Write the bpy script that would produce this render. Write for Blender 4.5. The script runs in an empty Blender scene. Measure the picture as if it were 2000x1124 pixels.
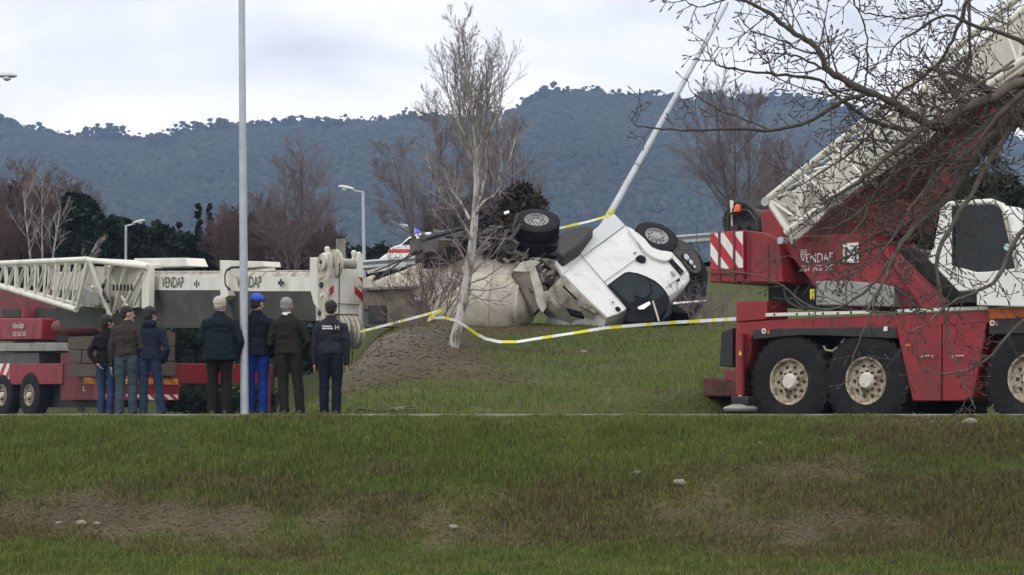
import bpy, bmesh, math, random
import numpy as np
from mathutils import Vector, Matrix

# ------------------------------------------------------------------ camera, sky, sun, exposure
SC = bpy.context.scene
COL = SC.collection
FPX = 4000.0                                   # focal length in pixels of the 2000 px wide photograph
HOR = 807.0                                    # image row of the horizon
CAMZ = 0.06
PITCH = math.atan((HOR - 562.0) / FPX)
cam_d = bpy.data.cameras.new('camera'); cam = bpy.data.objects.new('camera', cam_d); COL.objects.link(cam)
cam_d.sensor_width = 36.0; cam_d.lens = 36.0 * FPX / 2000.0
cam_d.clip_start = 0.1; cam_d.clip_end = 9000.0
cam.location = (0, 0, CAMZ); cam.rotation_euler = (math.pi / 2 + PITCH, 0, 0)
SC.camera = cam

SUN_EL, SUN_AZ = math.radians(48), math.radians(215)     # behind and left of the camera, veiled by cloud
w = bpy.data.worlds.new("World"); SC.world = w; w.use_nodes = True
nt = w.node_tree; N = nt.nodes; L = nt.links
for n in list(N): N.remove(n)
wo = N.new('ShaderNodeOutputWorld'); bg = N.new('ShaderNodeBackground'); bg.inputs['Strength'].default_value = 1.0
sky = N.new('ShaderNodeTexSky'); sky.sky_type = 'NISHITA'; sky.sun_disc = False
sky.sun_elevation = SUN_EL; sky.sun_rotation = SUN_AZ; sky.air_density = 1.2; sky.dust_density = 2.0
sk = N.new('ShaderNodeVectorMath'); sk.operation = 'SCALE'; sk.inputs['Scale'].default_value = 0.10
L.new(sky.outputs['Color'], sk.inputs[0])
tc = N.new('ShaderNodeTexCoord')
mp = N.new('ShaderNodeMapping'); mp.inputs['Scale'].default_value = (1.0, 1.0, 3.0); mp.inputs['Location'].default_value = (0.35, 0.1, 0.28)
L.new(tc.outputs['Generated'], mp.inputs['Vector'])
n1 = N.new('ShaderNodeTexNoise'); n1.inputs['Scale'].default_value = 3.6; n1.inputs['Detail'].default_value = 5; n1.inputs['Roughness'].default_value = 0.5
n1.inputs['Distortion'].default_value = 0.25
L.new(mp.outputs['Vector'], n1.inputs['Vector'])
cr = N.new('ShaderNodeValToRGB')
els = cr.color_ramp.elements
els[0].position = 0.34; els[0].color = (0.80, 0.82, 0.86, 1)
els[1].position = 0.66; els[1].color = (1.62, 1.58, 1.58, 1)
e = els.new(0.47); e.color = (1.18, 1.17, 1.17, 1)
L.new(n1.outputs['Fac'], cr.inputs['Fac'])
n2 = N.new('ShaderNodeTexNoise'); n2.inputs['Scale'].default_value = 1.7; n2.inputs['Detail'].default_value = 3
L.new(mp.outputs['Vector'], n2.inputs['Vector'])
mr = N.new('ShaderNodeMapRange'); mr.inputs['From Min'].default_value = 0.3; mr.inputs['From Max'].default_value = 0.7
mr.inputs['To Min'].default_value = 0.86; mr.inputs['To Max'].default_value = 0.98
L.new(n2.outputs['Fac'], mr.inputs['Value'])
mx = N.new('ShaderNodeMix'); mx.data_type = 'RGBA'
L.new(mr.outputs['Result'], mx.inputs['Factor']); L.new(sk.outputs['Vector'], mx.inputs['A']); L.new(cr.outputs['Color'], mx.inputs['B'])
L.new(mx.outputs['Result'], bg.inputs['Color']); L.new(bg.outputs[0], wo.inputs['Surface'])

sd = bpy.data.lights.new('sun', 'SUN'); sun = bpy.data.objects.new('sun', sd); COL.objects.link(sun)
sd.energy = 0.7; sd.angle = math.radians(25); sd.color = (1.0, 0.95, 0.88)
sun.rotation_euler = (math.pi / 2 - SUN_EL, 0, -SUN_AZ + math.pi)
SC.view_settings.view_transform = 'Standard'; SC.view_settings.look = 'None'
SC.view_settings.exposure = 0.36; SC.view_settings.gamma = 1.0; SC.view_settings.use_curve_mapping = False

# ------------------------------------------------------------------ measuring helpers
CP, SP = math.cos(PITCH), math.sin(PITCH)
def ray(px, py):
    x = (px - 1000.0) / FPX; y = (562.0 - py) / FPX
    return Vector((x, CP - y * SP, SP + y * CP))
CAM = Vector((0, 0, CAMZ))
def P(px, py, Y):
    d = ray(px, py); return CAM + d * (Y / d.y)
class Plane:
    """A plane standing in the scene: origin o, normal n; at() gives the point of it seen at a pixel."""
    def __init__(s, o, n, u=None, v=None):
        s.o = Vector(o); s.n = Vector(n).normalized()
        s.u = Vector(u).normalized() if u is not None else None
        s.v = Vector(v).normalized() if v is not None else Vector((0, 0, 1))
    def at(s, px, py, off=0.0):
        d = ray(px, py); t = (s.o + s.n * off - CAM).dot(s.n) / d.dot(s.n); return CAM + d * t
def yawplane(px, Y, yaw_deg):
    a = math.radians(yaw_deg); u = Vector((math.cos(a), -math.sin(a), 0)); n = Vector((math.sin(a), math.cos(a), 0))
    return Plane(P(px, HOR, Y), n, u)

# ------------------------------------------------------------------ materials
MATS = {}
def mat(name, col, rough=0.6, metal=0.0, vary=0.15, scale=3.0, dirt=None, dirt_amt=0.0, dirt_scale=2.0, bump=0.0, bscale=30.0, spec=0.5, coat=0.0, trans=0.0, streak=1.0):
    if name in MATS: return MATS[name]
    m = bpy.data.materials.new(name); m.use_nodes = True; t = m.node_tree; nn, ll = t.nodes, t.links
    b = nn['Principled BSDF']
    b.inputs['Roughness'].default_value = rough; b.inputs['Metallic'].default_value = metal
    b.inputs['Specular IOR Level'].default_value = spec; b.inputs['Coat Weight'].default_value = coat
    tcn = nn.new('ShaderNodeTexCoord'); mpn = nn.new('ShaderNodeMapping'); mpn.inputs['Scale'].default_value = (1, 1, streak)
    ll.new(tcn.outputs['Object'], mpn.inputs['Vector'])
    nz = nn.new('ShaderNodeTexNoise'); nz.inputs['Scale'].default_value = scale; nz.inputs['Detail'].default_value = 6; nz.inputs['Roughness'].default_value = 0.62
    ll.new(mpn.outputs['Vector'], nz.inputs['Vector'])
    r = nn.new('ShaderNodeValToRGB')
    c = Vector(col[:3])
    lo = c * (1 - vary); hi = c * (1 + vary)
    r.color_ramp.elements[0].position = 0.3; r.color_ramp.elements[0].color = (*lo, 1)
    r.color_ramp.elements[1].position = 0.7; r.color_ramp.elements[1].color = (*hi, 1)
    ll.new(nz.outputs['Fac'], r.inputs['Fac'])
    out = r.outputs['Color']
    if dirt is not None:
        dz = nn.new('ShaderNodeTexNoise'); dz.inputs['Scale'].default_value = dirt_scale; dz.inputs['Detail'].default_value = 8; dz.inputs['Roughness'].default_value = 0.7
        ll.new(mpn.outputs['Vector'], dz.inputs['Vector'])
        dm = nn.new('ShaderNodeMapRange'); th = 0.62 - 0.35 * dirt_amt
        dm.inputs['From Min'].default_value = th; dm.inputs['From Max'].default_value = th + 0.16; dm.inputs['To Max'].default_value = min(1.0, 0.45 + dirt_amt)
        ll.new(dz.outputs['Fac'], dm.inputs['Value'])
        xx = nn.new('ShaderNodeMix'); xx.data_type = 'RGBA'
        ll.new(dm.outputs['Result'], xx.inputs['Factor']); ll.new(out, xx.inputs['A']); xx.inputs['B'].default_value = (*dirt, 1)
        out = xx.outputs['Result']
        rr = nn.new('ShaderNodeMapRange'); rr.inputs['To Min'].default_value = rough; rr.inputs['To Max'].default_value = min(1, rough + 0.35)
        ll.new(dm.outputs['Result'], rr.inputs['Value']); ll.new(rr.outputs['Result'], b.inputs['Roughness'])
    ll.new(out, b.inputs['Base Color'])
    if bump > 0:
        bz = nn.new('ShaderNodeTexNoise'); bz.inputs['Scale'].default_value = bscale; bz.inputs['Detail'].default_value = 4
        ll.new(tcn.outputs['Object'], bz.inputs['Vector'])
        bp = nn.new('ShaderNodeBump'); bp.inputs['Strength'].default_value = min(1, bump); bp.inputs['Distance'].default_value = 0.02
        ll.new(bz.outputs['Fac'], bp.inputs['Height']); ll.new(bp.outputs['Normal'], b.inputs['Normal'])
    if trans > 0: b.inputs['Transmission Weight'].default_value = trans
    MATS[name] = m; return m
def vmat(name, rough=0.9, trans=0.0, bump=0.0, bscale=8, fine=0.0, fscale=20):
    """material whose own colour comes from the vertex attribute 'tint' (leaf and soil species colour)."""
    m = bpy.data.materials.new(name); m.use_nodes = True; t = m.node_tree; nn, ll = t.nodes, t.links
    b = nn['Principled BSDF']; b.inputs['Roughness'].default_value = rough; b.inputs['Specular IOR Level'].default_value = 0.2
    a = nn.new('ShaderNodeVertexColor'); a.layer_name = 'tint'; out = a.outputs['Color']
    tcn = nn.new('ShaderNodeTexCoord')
    if fine > 0:
        nz = nn.new('ShaderNodeTexNoise'); nz.inputs['Scale'].default_value = fscale; nz.inputs['Detail'].default_value = 8; nz.inputs['Roughness'].default_value = 0.7
        ll.new(tcn.outputs['Object'], nz.inputs['Vector'])
        q = nn.new('ShaderNodeMapRange'); q.inputs['From Min'].default_value = .25; q.inputs['From Max'].default_value = .75
        q.inputs['To Min'].default_value = 1 - fine; q.inputs['To Max'].default_value = 1 + fine
        ll.new(nz.outputs['Fac'], q.inputs['Value'])
        vm = nn.new('ShaderNodeVectorMath'); vm.operation = 'SCALE'; ll.new(out, vm.inputs[0]); ll.new(q.outputs['Result'], vm.inputs['Scale']); out = vm.outputs['Vector']
    ll.new(out, b.inputs['Base Color'])
    if bump > 0:
        bz = nn.new('ShaderNodeTexNoise'); bz.inputs['Scale'].default_value = bscale; bz.inputs['Detail'].default_value = 8
        ll.new(tcn.outputs['Object'], bz.inputs['Vector'])
        bp = nn.new('ShaderNodeBump'); bp.inputs['Strength'].default_value = bump; bp.inputs['Distance'].default_value = 0.08
        ll.new(bz.outputs['Fac'], bp.inputs['Height']); ll.new(bp.outputs['Normal'], b.inputs['Normal'])
    if trans > 0:
        tr = nn.new('ShaderNodeBsdfTranslucent'); ll.new(out, tr.inputs['Color'])
        ms = nn.new('ShaderNodeMixShader'); ms.inputs[0].default_value = trans
        ll.new(b.outputs[0], ms.inputs[1]); ll.new(tr.outputs[0], ms.inputs[2]); ll.new(ms.outputs[0], nn['Material Output'].inputs['Surface'])
    MATS[name] = m; return m

# ------------------------------------------------------------------ object helpers
LOC = {}
def props(o, label=None, cat=None, group=None, kind=None):
    if label: o['label'] = label
    if cat: o['category'] = cat
    if group: o['group'] = group
    if kind: o['kind'] = kind
    return o
def thing(name, loc, label, cat, group=None):
    o = bpy.data.objects.new(name, None); COL.objects.link(o); o.empty_display_size = 0.2
    o.location = loc; LOC[o.name] = Vector(loc); return props(o, label, cat, group)
def origin_of(parent):
    v = Vector((0, 0, 0))
    while parent is not None:
        v += LOC.get(parent.name, Vector((0, 0, 0))); parent = parent.parent
    return v
def link(name, me, parent=None, label=None, cat=None, group=None, kind=None, base=None):
    """mesh given in world coordinates -> object; children keep their thing's origin."""
    if parent is not None:
        off = origin_of(parent)
    elif base is not None:
        off = Vector(base)
    else:
        off = Vector((0, 0, 0))
    if off.length > 0: me.transform(Matrix.Translation(-off))
    o = bpy.data.objects.new(name, me); COL.objects.link(o)
    if parent is not None: o.parent = parent; LOC[o.name] = Vector((0, 0, 0))
    else: o.location = off; LOC[o.name] = off
    return props(o, label, cat, group, kind)

class MB:
    def __init__(s): s.v = []; s.f = []; s.m = []; s.mats = []; s.cur = 0
    def use(s, m):
        if m not in s.mats: s.mats.append(m)
        s.cur = s.mats.index(m); return s
    def add(s, vs, fs):
        k = len(s.v); s.v.extend([tuple(p) for p in vs]); s.f.extend([tuple(i + k for i in f) for f in fs]); s.m.extend([s.cur] * len(fs)); return s
    def box(s, c, ax, h):
        c = Vector(c); a, b, d = [Vector(ax[i]) * h[i] for i in range(3)]
        vs = [c + a * i + b * j + d * k for i in (-1, 1) for j in (-1, 1) for k in (-1, 1)]
        return s.add(vs, [(0, 1, 3, 2), (4, 6, 7, 5), (0, 4, 5, 1), (2, 3, 7, 6), (0, 2, 6, 4), (1, 5, 7, 3)])
    def prism(s, pts, ext):
        pts = [Vector(p) for p in pts]; ext = Vector(ext); n = len(pts)
        nrm = Vector((0, 0, 0))
        for i in range(n): nrm += (pts[i] - pts[0]).cross(pts[(i + 1) % n] - pts[0])
        if nrm.dot(ext) > 0: pts = pts[::-1]
        vs = pts + [p + ext for p in pts]
        fs = [tuple(range(n)), tuple(range(2 * n - 1, n - 1, -1))] + [((i + 1) % n, i, n + i, n + (i + 1) % n) for i in range(n)]
        return s.add(vs, fs)
    def sheet(s, pts): return s.add(pts, [tuple(range(len(pts)))])
    def loft(s, rings, cap=True):
        n = len(rings[0]); vs = [p for r in rings for p in r]; fs = []
        for i in range(len(rings) - 1):
            for j in range(n): fs.append((i * n + j, i * n + (j + 1) % n, (i + 1) * n + (j + 1) % n, (i + 1) * n + j))
        if cap: fs.append(tuple(range(n - 1, -1, -1))); fs.append(tuple((len(rings) - 1) * n + j for j in range(n)))
        return s.add(vs, fs)
    def tube(s, pts, rad, k=8, cap=True):
        pts = [Vector(p) for p in pts]
        if not hasattr(rad, '__len__'): rad = [rad] * len(pts)
        rings = []; prev = None
        for i, p in enumerate(pts):
            d = (pts[min(i + 1, len(pts) - 1)] - pts[max(i - 1, 0)])
            if d.length < 1e-9: d = Vector((0, 0, 1))
            d.normalize()
            if prev is None:
                a = d.cross(Vector((0, 0, 1)))
                if a.length < 0.05: a = d.cross(Vector((1, 0, 0)))
            else: a = prev - d * prev.dot(d)
            a.normalize(); prev = a; b = d.cross(a)
            rings.append([p + (a * math.cos(2 * math.pi * j / k) + b * math.sin(2 * math.pi * j / k)) * rad[i] for j in range(k)])
        return s.loft(rings, cap)
    def lathe(s, o, ax, prof, k=24, cap=True):
        """prof: (distance along the axis, radius)"""
        o = Vector(o); ax = Vector(ax).normalized(); a = ax.cross(Vector((0, 0, 1)))
        if a.length < 0.05: a = ax.cross(Vector((1, 0, 0)))
        a.normalize(); b = ax.cross(a)
        return s.loft([[o + ax * t + (a * math.cos(2 * math.pi * j / k) + b * math.sin(2 * math.pi * j / k)) * max(r, 1e-4) for j in range(k)] for t, r in prof], cap)
    def build(s, name, m=None, parent=None, smooth=35, bevel=0.0, **kw):
        me = bpy.data.meshes.new(name); me.from_pydata(s.v, [], s.f)
        ms = s.mats if s.mats else [m]
        for x in ms: me.materials.append(x)
        if s.mats: me.polygons.foreach_set('material_index', s.m)
        me.validate(); me.update()
        if smooth:
            me.polygons.foreach_set('use_smooth', [True] * len(me.polygons)); me.set_sharp_from_angle(angle=math.radians(smooth))
        o = link(name, me, parent, **kw)
        if bevel > 0:
            b = o.modifiers.new('bevel', 'BEVEL'); b.width = bevel; b.segments = 2; b.limit_method = 'ANGLE'; b.angle_limit = math.radians(40)
        return o
def npmesh(name, V, faces_per, idx, m, tint=None, smooth=False):
    """fast mesh: V (n,3), idx flat loop indices, faces_per loop counts"""
    me = bpy.data.meshes.new(name); V = np.asarray(V, np.float32); idx = np.asarray(idx, np.int32); fp = np.asarray(faces_per, np.int32)
    me.vertices.add(len(V)); me.vertices.foreach_set('co', V.ravel())
    me.loops.add(len(idx)); me.loops.foreach_set('vertex_index', idx)
    me.polygons.add(len(fp)); st = np.zeros(len(fp), np.int32); st[1:] = np.cumsum(fp)[:-1]
    me.polygons.foreach_set('loop_start', st); me.polygons.foreach_set('loop_total', fp)
    me.polygons.foreach_set('use_smooth', np.full(len(fp), smooth))
    me.update(calc_edges=True)
    if tint is not None:
        a = me.color_attributes.new('tint', 'FLOAT_COLOR', 'POINT'); T = np.ones((len(V), 4), np.float32); T[:, :3] = tint; a.data.foreach_set('color', T.ravel())
    me.materials.append(m); return me
_font = None
def lettering(text, o, right, up, height, m, parent, name='lettering', depth=0.004, stretch=1.0, shear=0.0, label=None):
    """flat raised letters: o lower-left corner, right/up unit vectors."""
    c = bpy.data.curves.new('text', 'FONT'); c.body = text; c.size = 1.0; c.extrude = 0.0; c.shear = shear
    t = bpy.data.objects.new('text', c); COL.objects.link(t)
    dg = bpy.context.evaluated_depsgraph_get(); me = bpy.data.meshes.new_from_object(t.evaluated_get(dg))
    bpy.data.objects.remove(t); bpy.data.curves.remove(c)
    r, u = Vector(right).normalized(), Vector(up).normalized(); n = r.cross(u)
    s = height / 0.70
    M = Matrix(((r.x * s * stretch, u.x * s, n.x, o[0]), (r.y * s * stretch, u.y * s, n.y, o[1]), (r.z * s * stretch, u.z * s, n.z, o[2]), (0, 0, 0, 1)))
    me.transform(M); me.transform(Matrix.Translation(n * depth)); me.materials.clear(); me.materials.append(m)
    return link(name, me, parent, label=label)
def nz2(x, y, seed=0, oct=4, f=1.0):
    """cheap smooth value noise, arrays in, about -1..1 out"""
    x = np.asarray(x, float); y = np.asarray(y, float); r = np.zeros(np.broadcast(x, y).shape); a = 1.0; tot = 0
    for k in range(oct):
        X, Y = x * f + seed * 17.13 + k * 5.7, y * f + seed * 9.71 - k * 3.3
        xi, yi = np.floor(X), np.floor(Y); u, v = X - xi, Y - yi; u = u * u * (3 - 2 * u); v = v * v * (3 - 2 * v)
        def h(a_, b_): q = np.sin(a_ * 127.1 + b_ * 311.7 + k * 74.7 + seed) * 43758.5453; return (q - np.floor(q)) * 2 - 1
        r = r + a * ((h(xi, yi) * (1 - u) + h(xi + 1, yi) * u) * (1 - v) + (h(xi, yi + 1) * (1 - u) + h(xi + 1, yi + 1) * u) * v)
        tot += a; a *= 0.5; f *= 2.0
    return r / tot * 1.4
def sstep(x, a, b):
    t = np.clip((np.asarray(x, float) - a) / (b - a), 0, 1); return t * t * (3 - 2 * t)
UP = Vector((0, 0, 1)); XA = Vector((1, 0, 0)); YA = Vector((0, 1, 0))
# ================================================================== terrain
RC = yawplane(1540, 33.0, 43)          # near side of the right-hand crane's carrier (wheel faces)
LC = yawplane(56, 71.0, 50)            # near side of the left-hand crane's carrier
def hgt(x, y):
    x = np.asarray(x, float); y = np.asarray(y, float)
    fld = -1.55 + 0.05 * nz2(x, y, 3, 3, 0.35)
    bank = sstep(y, 21.5, 28.4); z = fld + (0.0 - fld) * bank
    z = z + 0.06 * nz2(x, y, 5, 4, 0.9) * np.clip((28.2 - y) / 1.5, 0, 1)
    # mound the truck lies on, then the raised road behind it
    m = np.interp(y, [30.2, 34, 38, 42, 46, 50, 54, 57, 62, 66, 90, 120], [-0.02, .38, .85, 1.38, 1.85, 2.2, 2.35, 2.5, 3.6, 4.35, 4.5, 4.5])
    m = m + 0.08 * x * sstep(y, 60, 68)
    m = m + 0.05 * nz2(x, y, 8, 4, 0.6) * sstep(y, 31, 34)
    left = sstep(x, -4.4 - 0.06 * (y - 30), -1.0 - 0.075 * (y - 30)) * (y < 62) + (y >= 62) * sstep(x, -6.5, -4)
    t = (x - RC.o.x) * RC.n.x + (y - RC.o.y) * RC.n.y; s = (x - RC.o.x) * RC.u.x + (y - RC.o.y) * RC.u.y
    flat = sstep(s, -2.0, -1.0) * (1 - sstep(t, 3.4, 7.5))
    flatz = -0.24
    lowz = np.where(y < 46, -0.03 - 0.2 * sstep(y, 31, 40), -0.15)
    back = sstep(y, 80, 100) * 4.3
    zb = lowz + back
    zz = zb + (m - zb) * left
    zz = zz * (1 - flat) + flatz * flat
    k = sstep(y, 30.0, 30.6)
    # spoil heap of dug-up soil beside the boom head
    heap = 0.38 * np.exp(-(((x + 2.55) / 1.5) ** 2 + ((y - 41.5) / 3.2) ** 2)) + 0.25 * np.exp(-(((x + 1.2) / 0.9) ** 2 + ((y - 44) / 1.8) ** 2))
    zz = zz + heap * (1 + 0.35 * nz2(x, y, 21, 4, 1.8))
    return z * (1 - k) + zz * k
def H(x, y): return float(hgt(np.array([x]), np.array([y]))[0])
def dirtness(x, y):
    x = np.asarray(x, float); y = np.asarray(y, float)
    n = nz2(x, y, 31, 5, 0.5); n2_ = nz2(x, y, 37, 4, 2.2)
    px = 1000 + x / y * FPX
    strip = np.exp(-((y - 23.6 - 0.25 * nz2(x, x * 0, 41, 3, 0.4)) / 0.85) ** 2)
    strip = strip * np.interp(px, [0, 650, 760, 1000, 1330, 1450, 1650, 1800, 2000], [.95, 1.0, .75, .7, .5, .9, .9, .4, .25])
    mid = 0.42 * np.exp(-((y - 25.4) / 0.6) ** 2) * sstep(px, 950, 1200)
    crest = 0.35 * np.exp(-((y - 27.6) / 0.6) ** 2) * sstep(px, 800, 1300)
    f = strip + mid + crest + 0.50 * n + 0.40 * n2_
    g = sstep(f, 0.20, 1.10)
    # mound: bare churned earth near the heap and under the drum
    e = 1.15 * np.exp(-(((x + 2.3) / 2.0) ** 2 + ((y - 40.5) / 5.0) ** 2)) + 0.95 * np.exp(-(((x + 0.6) / 2.6) ** 2 + ((y - 47) / 3.6) ** 2)) + 0.5 * np.exp(-(((x + 0.3) / 1.8) ** 2 + ((y - 36) / 3.0) ** 2))
    e = e + 0.42 * nz2(x, y, 51, 5, 0.7)
    mnd = sstep(e, 0.3, 1.0)
    return np.clip(np.where(y < 29.5, g, mnd), 0, 1)
GR_A = np.array([0.070, 0.118, 0.024]); GR_B = np.array([0.165, 0.195, 0.045]); GR_C = np.array([0.19, 0.165, 0.085])
DI_A = np.array([0.062, 0.047, 0.028]); DI_B = np.array([0.135, 0.104, 0.062])
def soil_tint(x, y):
    d = dirtness(x, y)[..., None]; a = (nz2(x, y, 61, 4, 1.1)[..., None] * .5 + .5).clip(0, 1); b = (nz2(x, y, 67, 4, 0.8)[..., None] * .5 + .5).clip(0, 1)
    g = (GR_A * (1 - a) + GR_B * a) * 0.55 * (1 - b * .4) + np.array([.07, .052, .03]) * b * .5; s = DI_A * (1 - b) + DI_B * b
    heap = np.exp(-(((x + 2.5) / 1.2) ** 2 + ((y - 41.5) / 2.4) ** 2))[..., None]
    s = np.where((y > 30)[..., None], s * .72, s); s = s * (1 - heap) + np.array([0.135, 0.118, 0.10]) * heap
    return g * (1 - d) + s * d
xs = np.unique(np.concatenate([np.linspace(-4000, -60, 14), np.linspace(-60, -12, 33), np.linspace(-12, 12, 241), np.linspace(12, 60, 33), np.linspace(60, 4000, 14)]))
ys = np.unique(np.concatenate([np.linspace(-400, 10, 8), np.linspace(10, 19, 10), np.linspace(19, 31, 150), np.linspace(31, 56, 180), np.linspace(56, 130, 60), np.linspace(130, 4200, 16)]))
X, Y = np.meshgrid(xs, ys); Z = hgt(X, Y)
nx, ny = len(xs), len(ys); V = np.stack([X, Y, Z], -1).reshape(-1, 3)
i, j = np.meshgrid(np.arange(nx - 1), np.arange(ny - 1)); a = (j * nx + i).ravel()
me = npmesh('ground', V, np.full(len(a), 4), np.stack([a, a + 1, a + 1 + nx, a + nx], 1).ravel(), vmat('soil', bump=0.9, bscale=14, fine=0.35, fscale=9), soil_tint(X, Y).reshape(-1, 3), True)
link('ground', me, kind='structure')

# footpath with its kerb at the top of the bank
M_conc = mat('kerb_concrete', (0.24, 0.23, 0.19), 0.9, vary=.25, scale=2.5, dirt=(0.10, 0.10, 0.06), dirt_amt=.45, dirt_scale=1.2, bump=.4)
mb = MB(); L0 = -60.0
kk = MB()
kk.box((0, 28.55, -0.045), (XA, YA, UP), (60, 0.06, 0.09)); kerb = kk.build('kerb', M_conc, kind='structure', bevel=.008)
pv = MB(); pv.box((0, 29.28, -0.09), (XA, YA, UP), (60, 0.655, 0.10)); pv.build('footpath', mat('path_asphalt', (0.075, 0.075, 0.072), .95, vary=.2, scale=20, bump=.4), kind='structure')
# raised road behind the lorry
RY = 70.0
rr = MB(); rr.sheet([(x, y, (4.53 if y > 69 else 4.5) + 0.08 * x) for x, y in ((-5.5, 67.2), (30, 67.2), (30, 76), (-5.5, 76))]); rr.build('road', mat('road_asphalt', (0.055, 0.055, 0.057), .9, bump=.3), kind='structure', smooth=0)

# ------------------------------------------------------------------ grass
def blades(name, n, xr, yr, hmin, hmax, wid, seed, label, rej):
    g = np.random.default_rng(seed)
    y = g.uniform(yr[0] ** 2, yr[1] ** 2, n) ** .5; x = g.uniform(-1, 1, n) * 0.262 * y if xr is None else g.uniform(xr[0], xr[1], n)
    d = dirtness(x, y); tuft = nz2(x, y, seed + 5, 3, 2.6); keep = (g.uniform(0, 1, n) > d * .93 - 0.12 * (tuft > .2)) & rej(x, y); x, y, d, tuft = x[keep], y[keep], d[keep], tuft[keep]
    n = len(x); z = hgt(x, y)
    big = nz2(x, y, seed + 9, 3, 0.55)
    h = (1 - .55 * np.clip((y - 27.0) / 1.3, 0, 1) * (y < 29)) * g.uniform(hmin, hmax, n) * (1 + .6 * tuft.clip(-.6, 1.2) + .9 * (nz2(x, y, seed + 21, 2, 5.5) - .45).clip(0, 1)) * (1 - .55 * d) * (1 + .35 * big)
    th = g.uniform(0, 2 * math.pi, n); ln = g.uniform(0.15, 0.75, n); ca, sa = np.cos(th), np.sin(th); ph = th + g.uniform(-.9, .9, n) + math.pi / 2
    w_ = wid * g.uniform(.6, 1.3, n); bx, by = np.cos(ph) * w_ / 2, np.sin(ph) * w_ / 2
    V = np.zeros((n, 5, 3))
    V[:, 0] = np.stack([x - bx, y - by, z - .01], 1); V[:, 1] = np.stack([x + bx, y + by, z - .01], 1)
    mx_, my_ = x + ca * ln * h * .3, y + sa * ln * h * .3
    V[:, 2] = np.stack([mx_ + bx * .7, my_ + by * .7, z + h * .58], 1); V[:, 3] = np.stack([mx_ - bx * .7, my_ - by * .7, z + h * .58], 1)
    V[:, 4] = np.stack([x + ca * ln * h, y + sa * ln * h, z + h * .95], 1)
    k = np.arange(n)[:, None] * 5
    idx = np.concatenate([k + 0, k + 1, k + 2, k + 3, k + 3, k + 2, k + 4], 1).ravel(); fp = np.tile([4, 3], n)
    a = g.uniform(0, 1, (n, 1)); 
    straw = sstep(nz2(x * .45, y * 1.3, 73, 4, 1.0) + .9 * np.exp(-((y - 24.0) / 1.5) ** 2) * (y < 29) + .55 * sstep(1000 + x / y * FPX, 1000, 1700) * (y < 28) - .05 + .10 * (y > 30), .0, .8)
    dry = (g.uniform(0, 1, n) < (.05 + .45 * d + .70 * straw))[:, None]
    yel = (nz2(x, y, 71, 3, .35)[:, None] * .5 + .5).clip(0, 1)
    yel = np.clip(yel + .9 * (sstep(x / y * FPX, 120, 420) * (y > 30))[:, None], 0, 1.6)
    c = (GR_A * (1 - a) + GR_B * a); c = c * (1 - yel * .45) + GR_B * yel * .45; c = np.where(dry, (GR_C if seed == 0 else np.array([.150, .118, .058])) * (0.55 + .9 * g.uniform(0, 1, (n, 1)) ** 1.5), c) * g.uniform(.7, 1.3, (n, 1))
    me = npmesh(name, V.reshape(-1, 3), fp, idx, MATS.get('grass_blades') or vmat('grass_blades', rough=.75, trans=.35), np.repeat(c, 5, 0), False)
    return link(name, me, label=label, cat='grass', kind='stuff')
blades('grass', 270000, None, (18.0, 28.52), .035, .105, .013, 11, 'short green grass covering the bank in front of the kerb', lambda x, y: (y < 28.36 + .14 * nz2(x, x * 0, 3, 3, 3.0)))
def rej2(x, y):
    t = (x - RC.o.x) * RC.n.x + (y - RC.o.y) * RC.n.y; s = (x - RC.o.x) * RC.u.x + (y - RC.o.y) * RC.u.y
    return ~((t > -0.1) & (t < 2.9) & (s > -1.6))
blades('grass', 150000, None, (30.05, 56.0), .035, .085, .016, 12, 'rough grass on the mound where the lorry lies', rej2)
# broad weeds and clods that break the sward
def clods(name, n, seed, area, rmin, rmax, m, label, cat, tint_fn=None, flat=.55):
    g = np.random.default_rng(seed); bm = bmesh.new(); bmesh.ops.create_icosphere(bm, subdivisions=1, radius=1); bv = np.array([v.co[:] for v in bm.verts]); bf = np.array([[v.index for v in f.verts] for f in bm.faces]); bm.free()
    P_ = area(g, n); n = len(P_); r = g.uniform(rmin, rmax, n) * g.uniform(.5, 1, n)
    V = bv[None] * (1 + .35 * g.uniform(-1, 1, (n, len(bv), 1))) * r[:, None, None] * np.array([1.2, 1, flat])
    V = V + np.stack([P_[:, 0], P_[:, 1], hgt(P_[:, 0], P_[:, 1]) + .15 * r], 1)[:, None, :]
    F = bf[None] + (np.arange(n) * len(bv))[:, None, None]
    b = g.uniform(.75, 1.3, (n, 1)); c = (DI_A * .5 + DI_B * .6) * b
    me = npmesh(name, V.reshape(-1, 3), np.full(n * len(bf), 3), F.ravel(), m, np.repeat(c, len(bv), 0), False); return link(name, me, label=label, cat=cat, kind='stuff')
def area_strip(g, n):
    y = g.uniform(19, 28.4, n * 8); x = g.uniform(-.26, .26, n * 8) * y; k = g.uniform(.25, 1, len(x)) < dirtness(x, y); return np.stack([x[k], y[k]], 1)[:n]
def area_mound(g, n):
    y = g.uniform(30.5, 49, n * 8); x = g.uniform(-.085, .05, n * 8) * y; k = g.uniform(.2, 1, len(x)) < dirtness(x, y); return np.stack([x[k], y[k]], 1)[:n]
clods('soil_clods', 6000, 5, area_strip, .006, .028, vmat('clods', fine=.3, bump=.5), 'small clods of bare brown soil along the worn strip of the bank', 'soil')
clods('soil_clods', 3500, 6, area_mound, .01, .045, MATS['clods'], 'lumps of churned soil on the slope below the drum', 'soil')

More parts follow.
